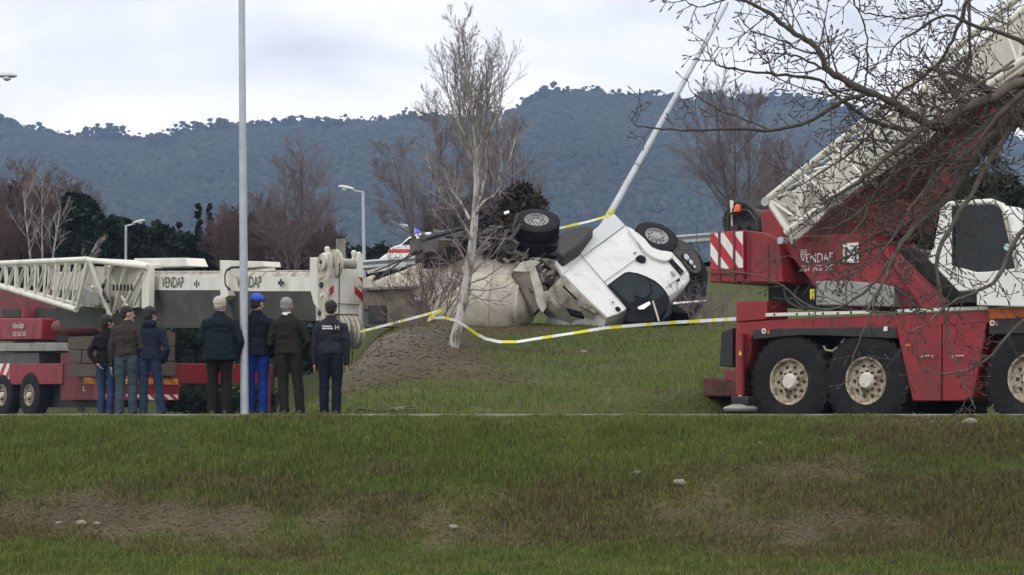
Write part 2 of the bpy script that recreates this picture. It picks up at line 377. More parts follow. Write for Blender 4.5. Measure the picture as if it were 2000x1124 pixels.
# ------------------------------------------------------------------ far hills with their woods
RIDGE = [(-200, 190), (0, 222), (40, 230), (60, 233), (110, 246), (150, 248), (200, 254), (240, 256), (280, 264), (325, 265), (338, 258), (350, 242), (420, 232), (470, 228), (500, 226), (540, 224), (580, 222), (600, 230), (640, 230), (680, 222), (700, 216), (760, 214), (850, 217), (920, 214), (980, 206), (1010, 192), (1040, 178), (1080, 162), (1110, 156), (1150, 156), (1200, 163), (1300, 168), (1340, 178), (1400, 179), (1440, 184), (1500, 185), (1560, 188), (1620, 192), (1660, 205), (1720, 212), (1800, 225), (1900, 245), (2000, 262), (2250, 300)]
rx_, ry_ = np.array(RIDGE).T
HD0, HD1 = 900.0, 1500.0
def ridge_z(x, y):           # height of the crest line above a bearing
    px = 1000 + x / y * FPX; return (HOR - np.interp(px, rx_, ry_) - 0) / FPX
def hill(x, y):
    t = ((y - HD0) / (HD1 - HD0)).clip(0, 1.6)
    a = ridge_z(x, y) * HD1 * 0.992
    tt = np.clip(t, 0, 1); prof = np.where(t <= 1, (np.sin(tt * math.pi / 2) ** .9 * .9 + .1 * tt) * np.clip(y / HD1, 0, 1), 1 - .8 * (t - 1))
    rel = nz2(x, y, 81, 4, 1 / 160.0) * 30 * np.sin(tt * math.pi) * (1 - tt)
    return (4 + (a - 4) * prof + rel - 9)
hx = np.linspace(-.42, .42, 260); hy = np.linspace(HD0 - 40, HD1 + 300, 90); TX, HY = np.meshgrid(hx, hy); HX = TX * HD1 * (0.75 + .25 * HY / HD1); HZ = hill(HX, HY)
nx, ny = len(hx), len(hy); i, j = np.meshgrid(np.arange(nx - 1), np.arange(ny - 1)); a = (j * nx + i).ravel()
me = npmesh('hills', np.stack([HX, HY, HZ], -1).reshape(-1, 3), np.full(len(a), 4), np.stack([a, a + 1, a + 1 + nx, a + nx], 1).ravel(), mat('hill_soil', (.020, .034, .019), .95, vary=.35, scale=.02), None, True)
link('hills', me, kind='structure')
def far_wood():
    g = np.random.default_rng(77); bm = bmesh.new(); bmesh.ops.create_icosphere(bm, subdivisions=1, radius=1); bv = np.array([v.co[:] for v in bm.verts]); bf = np.array([[v.index for v in f.verts] for f in bm.faces]); bm.free()
    n = 44000; y = g.uniform(0, 1, n) ** .62 * (HD1 - HD0 - 10) + HD0 + 20; x = g.uniform(-.285, .285, n) * y; r = g.uniform(1.7, 3.5, n)
    z = hill(x, y) + r * g.uniform(-.1, .8, n); sh = g.uniform(.8, 1.25, n)
    # rows on the crest: pines with bare stems showing sky between them
    m = 1900; px = g.uniform(-120, 2150, m); yy = g.uniform(HD1 - 14, HD1 + 14, m); xx = (px - 1000) / FPX * yy
    clump = nz2(px / 100, px * 0, 91, 3, 1.0); hh = (2.5 + 6 * clump.clip(-.6, 1) + 7 * g.uniform(0, 1, m) ** 1.6); rr_ = g.uniform(1.5, 4.2, m)
    P1 = np.concatenate([np.stack([x, y, z], 1)] + [np.stack([xx + g.normal(0, 2.0, m), yy + g.normal(0, 1.6, m), hill(xx, yy) + hh + g.normal(0, 1.7, m)], 1) for _ in range(5)])
    R = np.concatenate([r] + [rr_ * g.uniform(.35, .8, m) for _ in range(5)]); S = np.concatenate([sh] + [g.uniform(.5, .9, m) for _ in range(5)])
    n = len(P1); V = bv[None] * (1 + .24 * g.uniform(-1, 1, (n, len(bv), 1))); V = V * R[:, None, None] * np.stack([np.ones(n), np.ones(n), S], 1)[:, None, :] + P1[:, None, :]
    F = bf[None] + (np.arange(n) * len(bv))[:, None, None]
    base = np.array([.021, .038, .020]); b = g.uniform(.82, 1.18, (n, 1)); patch = (1 + .35 * nz2(P1[:, 0], P1[:, 1], 95, 3, 1 / 70.))[:, None]
    warm = (g.uniform(0, 1, (n, 1)) < .10); c = np.where(warm, np.array([.05, .05, .035]), base) * b * patch
    V = V.reshape(-1, 3); F = F.ravel(); C = np.repeat(c, len(bv), 0)
    # stems under the crest crowns
    k = len(V); sx = xx; st = np.zeros((m, 4, 3)); zb = hill(xx, yy) - 4
    for q, (dx, top) in enumerate(((-.25, 0), (.25, 0), (.25, 1), (-.25, 1))): st[:, q] = np.stack([xx + dx, yy, zb + (hh + 3) * top], 1)
    V = np.concatenate([V, st.reshape(-1, 3)]); SI = k + np.arange(m * 4); C = np.concatenate([C, np.tile([.04, .035, .03], (m * 4, 1))])
    me = npmesh('far_wood', V, np.concatenate([np.full(n * len(bf), 3), np.full(m, 4)]), np.concatenate([F, SI]), vmat('far_leaves', rough=1), C, True)
    link('far_wood', me, label='continuous dark pine wood covering the distant hills up to the skyline', cat='forest', kind='stuff')
far_wood()

# ------------------------------------------------------------------ the air between here and the hills
hz = MB(); hz.box((0, 700, 160), (XA, YA, UP), (1150, 1180, 166.5)); ho = hz.build('haze', None, smooth=0, kind='stuff', label='pale blue haze hanging between the camera and the hills', cat='haze')
hm = bpy.data.materials.new('haze_air'); hm.use_nodes = True; t = hm.node_tree
for n in list(t.nodes): t.nodes.remove(n)
o_ = t.nodes.new('ShaderNodeOutputMaterial'); pvn = t.nodes.new('ShaderNodeVolumePrincipled')
HAZE_D = 0.00033
pvn.inputs['Color'].default_value = (0.42, 0.56, 0.88, 1); pvn.inputs['Density'].default_value = HAZE_D; pvn.inputs['Anisotropy'].default_value = 0.2
t.links.new(pvn.outputs[0], o_.inputs['Volume']); ho.data.materials.clear(); ho.data.materials.append(hm)
# ================================================================== paints
CREAM = mat('cream_paint', (0.66, 0.64, 0.57), .45, vary=.10, scale=1.5, dirt=(.30, .25, .18), dirt_amt=.18, dirt_scale=2.2, bump=.1, bscale=3, streak=.4)
CREAMD = mat('weathered_cream_paint', (0.55, 0.52, 0.44), .6, vary=.16, scale=3, dirt=(.20, .17, .12), dirt_amt=.45, dirt_scale=3, bump=.2, streak=.4)
WHITE = mat('white_paint', (0.74, 0.74, 0.70), .35, vary=.05, scale=1.2, dirt=(.36, .33, .27), dirt_amt=.10, dirt_scale=1.3, coat=.3)
RED = mat('red_paint', (0.25, 0.013, 0.02), .45, vary=.18, scale=2.0, dirt=(.13, .035, .03), dirt_amt=.35, dirt_scale=1.8, bump=.08, bscale=4, streak=.5)
REDD = mat('faded_red_paint', (0.18, 0.018, 0.022), .6, vary=.25, scale=2.5, dirt=(.10, .05, .04), dirt_amt=.5, dirt_scale=2.0, bump=.15, streak=.5)
ORANGE = mat('orange_paint', (0.60, 0.13, 0.02), .5, vary=.12, scale=3, dirt=(.2, .1, .05), dirt_amt=.25)
BLACK = mat('black_steel', (0.018, 0.018, 0.018), .6, vary=.3, scale=4, dirt=(.06, .05, .04), dirt_amt=.35)
GREASE = mat('greasy_steel', (0.026, 0.024, 0.022), .6, metal=.3, vary=.4, scale=6, dirt=(.11, .09, .07), dirt_amt=.35, bump=.3)
DARKP = mat('dark_grey_paint', (0.075, 0.073, 0.07), .6, vary=.25, scale=1.3, dirt=(.14, .12, .10), dirt_amt=.25, dirt_scale=1.2)
STEEL = mat('galvanised_steel', (0.42, 0.45, 0.48), .5, metal=.5, vary=.12, scale=5, dirt=(.3, .29, .27), dirt_amt=.2)
GREYM = mat('grey_machine_paint', (0.28, 0.28, 0.26), .6, vary=.15, scale=4, dirt=(.12, .11, .09), dirt_amt=.35)
RUBBER = mat('tyre_rubber', (0.014, 0.014, 0.015), .9, vary=.3, scale=6, spec=.25, dirt=(.05, .043, .036), dirt_amt=.25, dirt_scale=4, bump=.3)
RIM = mat('rim_cream', (0.46, 0.40, 0.30), .55, vary=.2, scale=8, dirt=(.16, .11, .07), dirt_amt=.55, dirt_scale=7)
RIMG = mat('rim_grey', (0.30, 0.30, 0.30), .5, vary=.2, scale=8, dirt=(.12, .1, .08), dirt_amt=.4, dirt_scale=7)
HUB = mat('hub_white', (0.66, 0.62, 0.54), .5, vary=.15, scale=8, dirt=(.3, .2, .12), dirt_amt=.25, dirt_scale=9)
WOOD = mat('crib_timber', (0.105, 0.078, 0.056), .9, vary=.3, scale=4, dirt=(.05, .038, .03), dirt_amt=.3, bump=.5, bscale=18, streak=6)
SIGNR = mat('sign_red', (0.42, 0.02, 0.03), .5, vary=.1); SIGNW = mat('sign_white', (0.75, 0.74, 0.70), .5, vary=.06, dirt=(.4, .36, .3), dirt_amt=.15)
INK = mat('black_lettering', (0.02, 0.02, 0.02), .6, vary=.3, scale=20); INKW = mat('white_lettering', (0.7, 0.7, 0.68), .6, vary=.15, scale=20)
GLASS = mat('dark_glass', (0.010, 0.016, 0.017), .15, vary=.4, scale=2, spec=.3)
ROPE = mat('wire_rope', (0.05, 0.047, 0.042), .6, metal=.4, vary=.3, scale=30)
CHROME = mat('polished_steel', (0.7, 0.7, 0.7), .2, metal=1.0, vary=.05)
YEL = mat('yellow_plastic', (0.72, 0.66, 0.04), .5, vary=.08, scale=9); WHP = mat('white_plastic', (0.75, 0.76, 0.74), .45, vary=.05, scale=9)

def wheel_parts(parent, c, ax, R, width, rim_r, rimm, hubm, holes=10, name='wheel', knobs=30, hubr=.27, hubout=.04):
    """a wheel: c centre of the outer face, ax unit vector pointing inward from it. wheel > tyre, rim, hub"""
    ax = Vector(ax).normalized(); c = Vector(c)
    w_ = bpy.data.objects.new(name, None); COL.objects.link(w_); w_.parent = parent; w_.location = c - origin_of(parent); LOC[w_.name] = Vector(w_.location)
    t = MB(); W = width
    t.lathe(c, ax, [(.10 * W, rim_r * .98), (.02 * W, rim_r * 1.04), (0, rim_r * 1.25), (.0, R * .80), (.03 * W, R * .93), (.09 * W, R * .985), (.16 * W, R), (.84 * W, R), (.91 * W, R * .985), (.97 * W, R * .93), (W, R * .8), (W, rim_r * 1.1), (.9 * W, rim_r * .98)], 44, False)
    a = ax.cross(UP).normalized(); b = ax.cross(a)
    for k in range(knobs):
        an = 2 * math.pi * k / knobs; rd = a * math.cos(an) + b * math.sin(an); tg = ax.cross(rd)
        for side, sh in ((.27, 0), (.73, .5)):
            an2 = an + sh * 2 * math.pi / knobs; rd = a * math.cos(an2) + b * math.sin(an2); tg = ax.cross(rd)
            t.box(c + ax * W * side + rd * (R + .004), (ax, tg, rd), (W * .2, R * math.pi / knobs * .55, R * .022))
    t.build('tyre', RUBBER, w_)
    r = MB(); r.use(rimm)
    r.lathe(c, ax, [(.03 * W, rim_r * 1.05), (.0 * W, rim_r * 1.03), (.015 * W, rim_r * .97), (.07 * W, rim_r * .93), (.16 * W, rim_r * .90), (.20 * W, rim_r * .74), (.17 * W, rim_r * .60), (.14 * W, rim_r * .45), (.14 * W, .01), (.5 * W, .01), (.5 * W, rim_r * .9), (.1 * W, rim_r * 1.0)], 36, False)
    r.use(BLACK)
    for k in range(holes):
        an = 2 * math.pi * k / holes; rd = a * math.cos(an) + b * math.sin(an)
        r.lathe(c + ax * .165 * W + rd * rim_r * .68, ax, [(-.012, rim_r * .075), (.05, rim_r * .075)], 10)
    r.build('rim', None, w_)
    h = MB(); h.use(hubm); h.lathe(c, ax, [(-hubout, .01), (-hubout, rim_r * hubr * .8), (-hubout + .03, rim_r * hubr), (.16 * W, rim_r * (hubr + .04))], 24)
    h.use(GREASE)
    for k in range(holes):
        an = 2 * math.pi * (k + .5) / holes; rd = a * math.cos(an) + b * math.sin(an); h.lathe(c + ax * .10 * W + rd * rim_r * .43, ax, [(-.02, .012 * R / .75 * 1.3), (.03, .016 * R / .75 * 1.3)], 6)
    h.build('hub', None, w_)
    return w_
def slab(name, pl, pts, m, parent, thick=.06, off=0.0, bevel=.0, **kw):
    """polygon seen at pixels pts on plane pl, with thickness going away along the plane's normal"""
    mb = MB(); mb.prism([pl.at(x, y, off) for x, y in pts], pl.n * thick); return mb.build(name, m, parent, bevel=bevel, smooth=30, **kw)
def rod(name, a, b, r, m, parent, k=8, **kw):
    mb = MB(); mb.tube([a, b], r, k); return mb.build(name, m, parent, **kw)
def chevrons(parent, o, right, up, wd, ht, n, lean, name='warning_panel', m1=SIGNW, m2=SIGNR, depth=.012):
    """a board with slanting stripes: backing + stripe polygons clipped to the board"""
    o, right, up = Vector(o), Vector(right), Vector(up); nrm = right.cross(up).normalized()
    mb = MB(); mb.use(m1); mb.prism([o, o + right * wd, o + right * wd + up * ht, o + up * ht], -nrm * .02)
    mb.use(m2); sh = lean * ht; step = (wd + abs(sh)) / n
    for i in range(-1, int(n) + 2):
        x0 = i * step - max(sh, 0); q = [(x0, 0), (x0 + step * .5, 0), (x0 + step * .5 + sh, ht), (x0 + sh, ht)]
        q = clipx(q, 0, wd)
        if len(q) > 2: mb.prism([o + right * a + up * b + nrm * .003 for a, b in q], -nrm * .002)
    return mb.build(name, None, parent, smooth=0)
def clipx(q, lo, hi):
    for side in (0, 1):
        out = []
        for i in range(len(q)):
            a, b = q[i], q[(i + 1) % len(q)]; ia = a[0] >= lo if side == 0 else a[0] <= hi; ib = b[0] >= lo if side == 0 else b[0] <= hi; X0 = lo if side == 0 else hi
            if ia: out.append(a)
            if ia != ib: t = (X0 - a[0]) / (b[0] - a[0]); out.append((X0, a[1] + t * (b[1] - a[1])))
        q = out
        if len(q) < 3: return []
    return q

# ================================================================== left-hand mobile crane (boom lying over its rear)
BP = yawplane(636, 50.0, 55)                       # near side of its boom
corner = LC.at(200, 760)
FR = Plane(corner, LC.u, LC.n)                     # rear face of the carrier (normal turned outward)
LCR = Plane(corner, -LC.u, LC.n)                   # same plane, thickness goes forward into the carrier
lc = thing('mobile_crane', (corner.x - 2, corner.y + 1.5, -.2), 'red and cream mobile crane behind the onlookers, its long boom lying level above them', 'crane')
# -- carrier
slab('chassis_beam', LC, [(-60, 712), (122, 710), (122, 751), (-60, 752)], RED, lc, 2.4, bevel=.02)
chevrons(lc, LC.at(-20, 753, -.02), LC.u, UP, (LC.at(17, 750) - LC.at(-20, 750)).length, .76, 4, .9)
slab('deck', LC, [(-60, 671), (135, 670), (135, 686), (-60, 687)], GREYM, lc, 2.5, -.02, bevel=.02)
slab('deck_box', LC, [(-60, 690), (76, 689), (76, 712), (-60, 712)], DARKP, lc, 2.3, .1, bevel=.02)
slab('rear_body', LC, [(118, 690), (200, 688), (200, 782), (118, 782)], REDD, lc, 2.5, .05, bevel=.02)
slab('underframe', LC, [(-60, 752), (196, 752), (196, 796), (-60, 796)], BLACK, lc, 1.6, .5, bevel=.02)
for px in (56, 3, -48):
    wheel_parts(lc, LC.at(px, 772, -.05), LC.n, .75, .45, .36, RIM, HUB, knobs=26)
RW = 2.9
def rf(t, z): return corner + LC.n * t + UP * (z - corner.z)
def zpx(py, px=275): return LCR.at(px, py).z
mb = MB(); mb.prism([rf(0, zpx(710)), rf(RW, zpx(710)), rf(RW, zpx(782)), rf(0, zpx(782))], -LC.u * .5); mb.build('rear_panel', RED, lc, bevel=.02)
mb = MB(); mb.prism([rf(2.3, zpx(749)) + LC.u * .02, rf(6.6, zpx(747)) + LC.u * .02, rf(6.6, zpx(708)) + LC.u * .02, rf(2.3, zpx(709)) + LC.u * .02], -LC.u * .42); mb.build('outrigger_beam', RED, lc, bevel=.02, label='red outrigger beam run out to the right behind the old men')
mb = MB(); mb.tube([rf(6.45, zpx(725)), rf(6.45, -.1)], .09, 14); mb.lathe(rf(6.45, -.14), UP, [(0, .36), (.06, .36), (.1, .12)], 20); mb.build('outrigger_jack', REDD, lc)
mb = MB(); mb.tube([rf(.35, zpx(745)) + LC.u * .1, rf(.35, -.1) + LC.u * .1], .08, 14); mb.lathe(rf(.35, -.16) + LC.u * .1, UP, [(0, .3), (.06, .3), (.1, .1)], 20); mb.build('outrigger_jack', REDD, lc)
chevrons(lc, rf(-.7, zpx(751)) + LC.u * .06, LC.n, UP, RW + .6, .20, 9, -.9, 'reflector_strip', mat('amber_reflective', (.55, .30, .08), .5), ORANGE)
chevrons(lc, rf(0.1, zpx(781)) + LC.u * .06, LC.n, UP, RW - .2, .17, 8, -1.2, 'reflector_strip', SIGNW, SIGNR)
lettering('Vendap', rf(.5, zpx(731)) + LC.u * .06, LC.n, UP, .17, INKW, lc); lettering('707 202 202', rf(.45, zpx(744)) + LC.u * .06, LC.n, UP, .15, INKW, lc)
lettering('L', rf(-.75, zpx(765)) + LC.u * .06, LC.n, UP, .16, INKW, lc)
# cribbing timbers stacked on the rear deck, each timber a piece
def crib(pxs, y0, y1, pl, off, nrow):
    a, b = pl.at(pxs[0], y1, off), pl.at(pxs[1], y1, off); top = pl.at(pxs[0], y0, off).z; hh = (top - a.z) / nrow; ln = (b - a).length; u = (b - a).normalized(); v = UP.cross(u).normalized()
    if v.y < 0: v = -v
    c = thing('timber_stack', (a + b) / 2, None, None)
    for r in range(nrow):
        nn_ = 2
        for k in range(nn_):
            mb = MB(); jit = random.uniform(-.03, .03)
            if r % 2 == 0: mb.box(a + u * (ln / 2 + jit) + v * (.16 + k * .40) + UP * (hh * (r + .5)), (u, v, UP), (ln / 2, .18, hh * .47))
            else: mb.box(a + u * (ln * (k + .5) / nn_) + v * (.39 + jit) + UP * (hh * (r + .5)), (u, v, UP), (ln / nn_ * .44, .42, hh * .47))
            mb.build('timber', WOOD, c, bevel=.012)
    return c
random.seed(4)
props(crib((133, 190), 658, 737, LC, -.35, 3), 'stack of brown crib timbers at the crane\'s rear, left of the three youths', 'timber stack', 'crib timbers on the crane')
props(crib((313, 341), 648, 735, LCR, -.25, 3), 'narrow stack of brown crib timbers just right of the youth in the hooded jacket', 'timber stack', 'crib timbers on the crane')
# -- superstructure
slab('counterweight', LC, [(-60, 622), (81, 622), (81, 664), (-60, 665)], RED, lc, 2.4, -.05, bevel=.04)
slab('machinery_house', LC, [(-60, 565), (42, 568), (48, 592), (48, 622), (-60, 622)], REDD, lc, 2.2, .15, bevel=.03)
slab('machinery_grille', LC, [(3, 604), (38, 604), (38, 620), (3, 620)], BLACK, lc, .02, .12)
slab('turntable', LC, [(70, 600), (200, 606), (205, 668), (70, 668)], BLACK, lc, 1.9, .5, bevel=.02)
mb = MB(); c0 = LC.at(112, 640, .2); c1 = LC.at(196, 636, .2); mb.lathe(c0, c1 - c0, [(0, .05), (0, .24), (.3, .26), ((c1 - c0).length - .2, .26), ((c1 - c0).length, .2), ((c1 - c0).length, .02)], 24); mb.build('luffing_cylinder', REDD, lc)
lettering('Vendap', LC.at(24, 642, -.07), LC.u, UP, .20, INKW, lc, shear=.3); lettering('707 202 202', LC.at(25, 657, -.07), LC.u, UP, .14, INKW, lc)
# -- boom, three box sections narrowing to the tip
def zs(px, ys, off=0): return [BP.at(px, y, off) for y in ys]
def boom_section(name, x0, x1, yt, yb, yd, wd, inset):
    """near side: pale band yt..yb above a bevelled dark belly to yd, between pixel columns"""
    mb = MB(); rings = []
    for px in (x0, x1):
        T, B, D = zs(px, (yt, yb, yd), inset); n = BP.n; W = wd
        rings.append([T + n * .12 + UP * .0, T, B, D + n * W * .25, D + n * W * .75, B + n * W, T + n * W, T + n * (W - .12)])
        rings[-1][0] = T + n * .12 + UP * .14; rings[-1][7] = T + n * (W - .12) + UP * .14
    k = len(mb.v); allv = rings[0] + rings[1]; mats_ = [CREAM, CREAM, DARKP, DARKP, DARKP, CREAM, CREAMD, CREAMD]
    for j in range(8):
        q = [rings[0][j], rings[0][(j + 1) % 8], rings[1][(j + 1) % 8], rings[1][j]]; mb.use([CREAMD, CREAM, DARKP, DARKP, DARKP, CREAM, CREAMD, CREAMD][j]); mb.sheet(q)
    mb.use(DARKP); mb.sheet(rings[0][::-1]); mb.sheet(rings[1]); 
    return mb.build(name, None, lc, smooth=30)
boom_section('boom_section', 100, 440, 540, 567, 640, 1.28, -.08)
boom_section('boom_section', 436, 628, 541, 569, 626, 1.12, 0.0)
slab('boom_collar', BP, [(430, 509), (446, 509), (446, 578), (430, 590)], CREAM, lc, 1.4, -.16, bevel=.015)
slab('top_plate', BP, [(429, 509), (514, 511), (516, 521), (429, 528)], CREAM, lc, .5, .2, bevel=.015)
slab('top_plate', BP, [(262, 505), (362, 504), (369, 520), (262, 524)], CREAM, lc, .6, .2, bevel=.015)
slab('boom_collar', BP, [(605, 503), (617, 503), (620, 540), (620, 604), (612, 592), (604, 560)], CREAM, lc, 1.3, -.12, bevel=.015)
for px, y0 in ((384, 555), (548, 553)):
    mb = MB(); 
    for dx, h_ in ((-4, 7), (0, 15), (4, 7)): mb.prism([BP.at(px + dx - 1.2, y0 - h_ / 2, -.085), BP.at(px + dx + 1.2, y0 - h_ / 2, -.085), BP.at(px + dx + 1.2, y0 + h_ / 2, -.085), BP.at(px + dx - 1.2, y0 + h_ / 2, -.085)], BP.n * .02)
    mb.build('lifting_slot', BLACK, lc, smooth=0)
def boomtext(x, yb, h, off): 
    a, b = BP.at(x, yb, off), BP.at(x + 40, yb, off); lettering('VENDAP', a, b - a, UP, h, INK, lc, stretch=.85)
boomtext(316, 562, .30, -.095); boomtext(462, 562, .30, -.012)
hose = [BP.at(x, y, -.15) for x, y in ((448, 566), (441, 556), (440, 538), (444, 528), (452, 523), (468, 522))]
mb = MB(); mb.tube(hose, .035, 8); mb.build('hose', BLACK, lc)
rod('hand_rail', BP.at(480, 530, -.04), BP.at(604, 530, -.04), .02, CREAMD, lc)
rod('hand_rail', BP.at(300, 531, -.04), BP.at(430, 531, -.04), .02, CREAMD, lc)
# -- boom head
HWD = 1.06; hb = BP.at(636, 540)
HP = Plane(hb, BP.u, BP.n)
def hf(t, py, out=0.0): p = BP.at(636, py); return p + BP.n * t + BP.u * out
mb = MB(); mb.prism([hf(0, 524), hf(HWD, 524), hf(HWD, 588), hf(0, 588)], -BP.u * .5)
mb.build('head_plate', CREAM, lc, bevel=.02)
mb = MB(); mb.prism([hf(0, 588, .03), hf(HWD, 588, .03), hf(HWD * .98, 592, .03), hf(0.0, 592, .03)], -BP.u * .4); mb.build('head_flange', CREAM, lc)
mb = MB(); mb.prism([hf(.16, 592, -.02), hf(HWD * .98, 592, -.02), hf(HWD * .98, 613, -.02), hf(.16, 613, -.02)], -BP.u * .4); mb.build('head_box', CREAM, lc, bevel=.015)
slab('head_cheek', BP, [(617, 520), (632, 497), (640, 497), (640, 622), (617, 628), (615, 560)], CREAMD, lc, .06, -.04, bevel=.01)
pc = MB(); pc.prism([hf(HWD - .1, 592, .05), hf(HWD + .02, 592, .05), hf(HWD + .02, 655, .05), hf(HWD - .08, 662, .05)], -BP.u * .35); pc.build('head_cheek', CREAM, lc, bevel=.01)
mb = MB(); mb.prism([hf(.0, 592, .02), hf(.16, 592, .02), hf(.16, 628, .02), hf(.0, 628, .02)], -BP.u * .35); mb.build('head_cheek', CREAM, lc, bevel=.01)
# top bracket ears, cross tube, guide sheave
for a0, a1, tag_ in ((.0, .2, 0), (HWD - .17, HWD + .0, 1)):
    mb = MB(); mb.prism([hf(a0, 540, .02), hf(a1, 540, .02), hf(a1, 500 if tag_ == 0 else 500, .02), hf(a1 - .03, 494, .02), hf((a0 + a1) / 2, 488 if tag_ else 492, .02), hf(a0 + .02, 495, .02), hf(a0, 502, .02)], -BP.u * .3); mb.build('head_ear', CREAM, lc, bevel=.015)
rod('cross_tube', hf(.2, 513, -.1), hf(HWD - .12, 513, -.1), .10, GREYM, lc, 16)
for q_ in (hf(.10, 487, -.1), hf(HWD - .2, 492, -.1)):
    mb = MB(); mb.lathe(q_, UP, [(-.08, .05), (0, .07), (.04, .07), (.08, .03)], 10); mb.build('top_fitting', HUB, lc)
def sheave(c, ax, R, wd, m1, m2, name, parent):
    mb = MB(); mb.use(m1); mb.lathe(c, ax, [(0, .03), (0, R * .75), (wd * .1, R), (wd * .3, R * .97), (wd * .5, R * .86), (wd * .7, R * .97), (wd * .9, R), (wd, R * .75), (wd, .03)], 32); mb.use(m2); mb.lathe(c - ax * .02, ax, [(0, .01), (0, R * .25), (wd + .04, R * .25), (wd + .04, .01)], 16); return mb.build(name, None, parent)
sheave(hf(.24, 515, -.1), BP.n, .37, .12, CREAMD, GREASE, 'guide_sheave', lc)
c_ = BP.at(627, 512, -.14); sheave(c_, BP.n, .20, .10, CREAMD, GREASE, 'guide_sheave', lc)
for k, (px, y0, r_) in enumerate(((625, 540, .06), (626, 557, .07), (627, 577, .05), (622, 612, .06))):
    mb = MB(); mb.lathe(BP.at(px, y0, -.08), BP.n, [(0, .01), (0, r_), (.1, r_ * 1.2)], 12); mb.build('bolt_head', GREASE if k % 2 else CREAM, lc)
# warning patches on the head, mirrored about its middle
def patch(pts): mb = MB(); mb.prism([hf(t, y, .004) for t, y in pts], -BP.u * .003); mb.build('warning_patch', SIGNR, lc, smooth=0)
patch([(.01, 538), (.14, 538), (.12, 543), (.01, 552)]); patch([(.01, 570), (.23, 556), (.23, 571), (.01, 586)])
patch([(HWD - .14, 538), (HWD - .01, 538), (HWD - .01, 551), (HWD - .09, 543)]); patch([(HWD - .24, 556), (HWD - .01, 571), (HWD - .01, 587), (HWD - .24, 571)])
# block of main sheaves hanging in the cheeks
mb = MB(); mb.prism([hf(.28, 614, -.05), hf(HWD - .1, 614, -.05), hf(HWD - .1, 632, -.3), hf(.28, 632, -.3)], -BP.u * .2); mb.build('sheave_housing', BLACK, lc)
for k in range(5):
    sheave(hf(.30 + k * .135, 647, -.12), BP.n, .42, .115, CREAMD, GREASE, 'main_sheave', lc)
rod('sheave_pin', hf(.2, 647, -.12), hf(HWD, 647, -.12), .06, GREASE, lc)
rod('hoist_rope', hf(.235, 515, .26), hf(.235, 650, .24), .016, ROPE, lc, 6)
rod('hoist_rope', hf(.62, 647, .28), hf(.62, 801, .1), .018, ROPE, lc, 6)
rod('hoist_rope', hf(.50, 647, .28), hf(.54, 801, .1), .018, ROPE, lc, 6)
hk = MB(); hp = hf(.58, 801, .1); hk.use(CREAMD); hk.lathe(hp + Vector((0, 0, .02)), UP, [(0, .02), (.03, .07), (.4, .09), (.85, .08), (.95, .03)], 16)
hk.use(GREASE); hk.tube([hp + Vector((.0, 0, .04)), hp + Vector((.07, 0, -.04)), hp + Vector((.02, 0, -.13)), hp + Vector((-.08, 0, -.1))], [.03, .035, .03, .012], 8)
hk.build('hook_block', None, lc)
# -- lattice fly jib lying along the near side of the boom
def jp(px, py, off): return BP.at(px, py, off)
NB, FB = -1.15, -.35                                # near and far chord planes
chords = {'ut': [(-90, 517), (170, 508)], 'lt': [(-90, 545), (148, 601)]}
rod('jib_chord', jp(-90, 519, NB), jp(171, 507, NB), .085, CREAM, lc, 10); rod('jib_chord', jp(-90, 532, NB), jp(149, 605, NB), .085, CREAM, lc, 10)
rod('jib_chord', jp(-90, 524, FB), jp(178, 511, FB), .075, CREAM, lc, 10); rod('jib_chord', jp(-90, 535, FB), jp(160, 597, FB), .075, CREAM, lc, 10)
def lerp(a, b, t): return a + (b - a) * t
nb_ = 13
for side, (T0, T1, B0, B1, r_) in enumerate((((-90, 519), (171, 507), (-90, 532), (149, 605), .036), ((-90, 524), (178, 511), (-90, 535), (160, 597), .03))):
    off = NB if side == 0 else FB
    for k in range(nb_):
        t0, t1, t2 = k / nb_, (k + .5) / nb_, (k + 1) / nb_
        tp = jp(lerp(T0[0], T1[0], t0), lerp(T0[1], T1[1], t0), off); bp_ = jp(lerp(B0[0], B1[0], t1), lerp(B0[1], B1[1], t1), off); tn = jp(lerp(T0[0], T1[0], t2), lerp(T0[1], T1[1], t2), off)
        rod('jib_brace', tp, bp_, r_, CREAM, lc, 6); rod('jib_brace', bp_, tn, r_, CREAM, lc, 6)
for k in range(nb_ + 1):
    t0 = k / nb_
    for (A0, A1), (C0, C1) in ((((-90, 519), (171, 507)), ((-90, 524), (178, 511))), (((-90, 532), (149, 605)), ((-90, 535), (160, 597)))):
        rod('jib_tie', jp(lerp(A0[0], A1[0], t0), lerp(A0[1], A1[1], t0), NB), jp(lerp(C0[0], C1[0], t0), lerp(C0[1], C1[1], t0), FB), .026, CREAM, lc, 6)
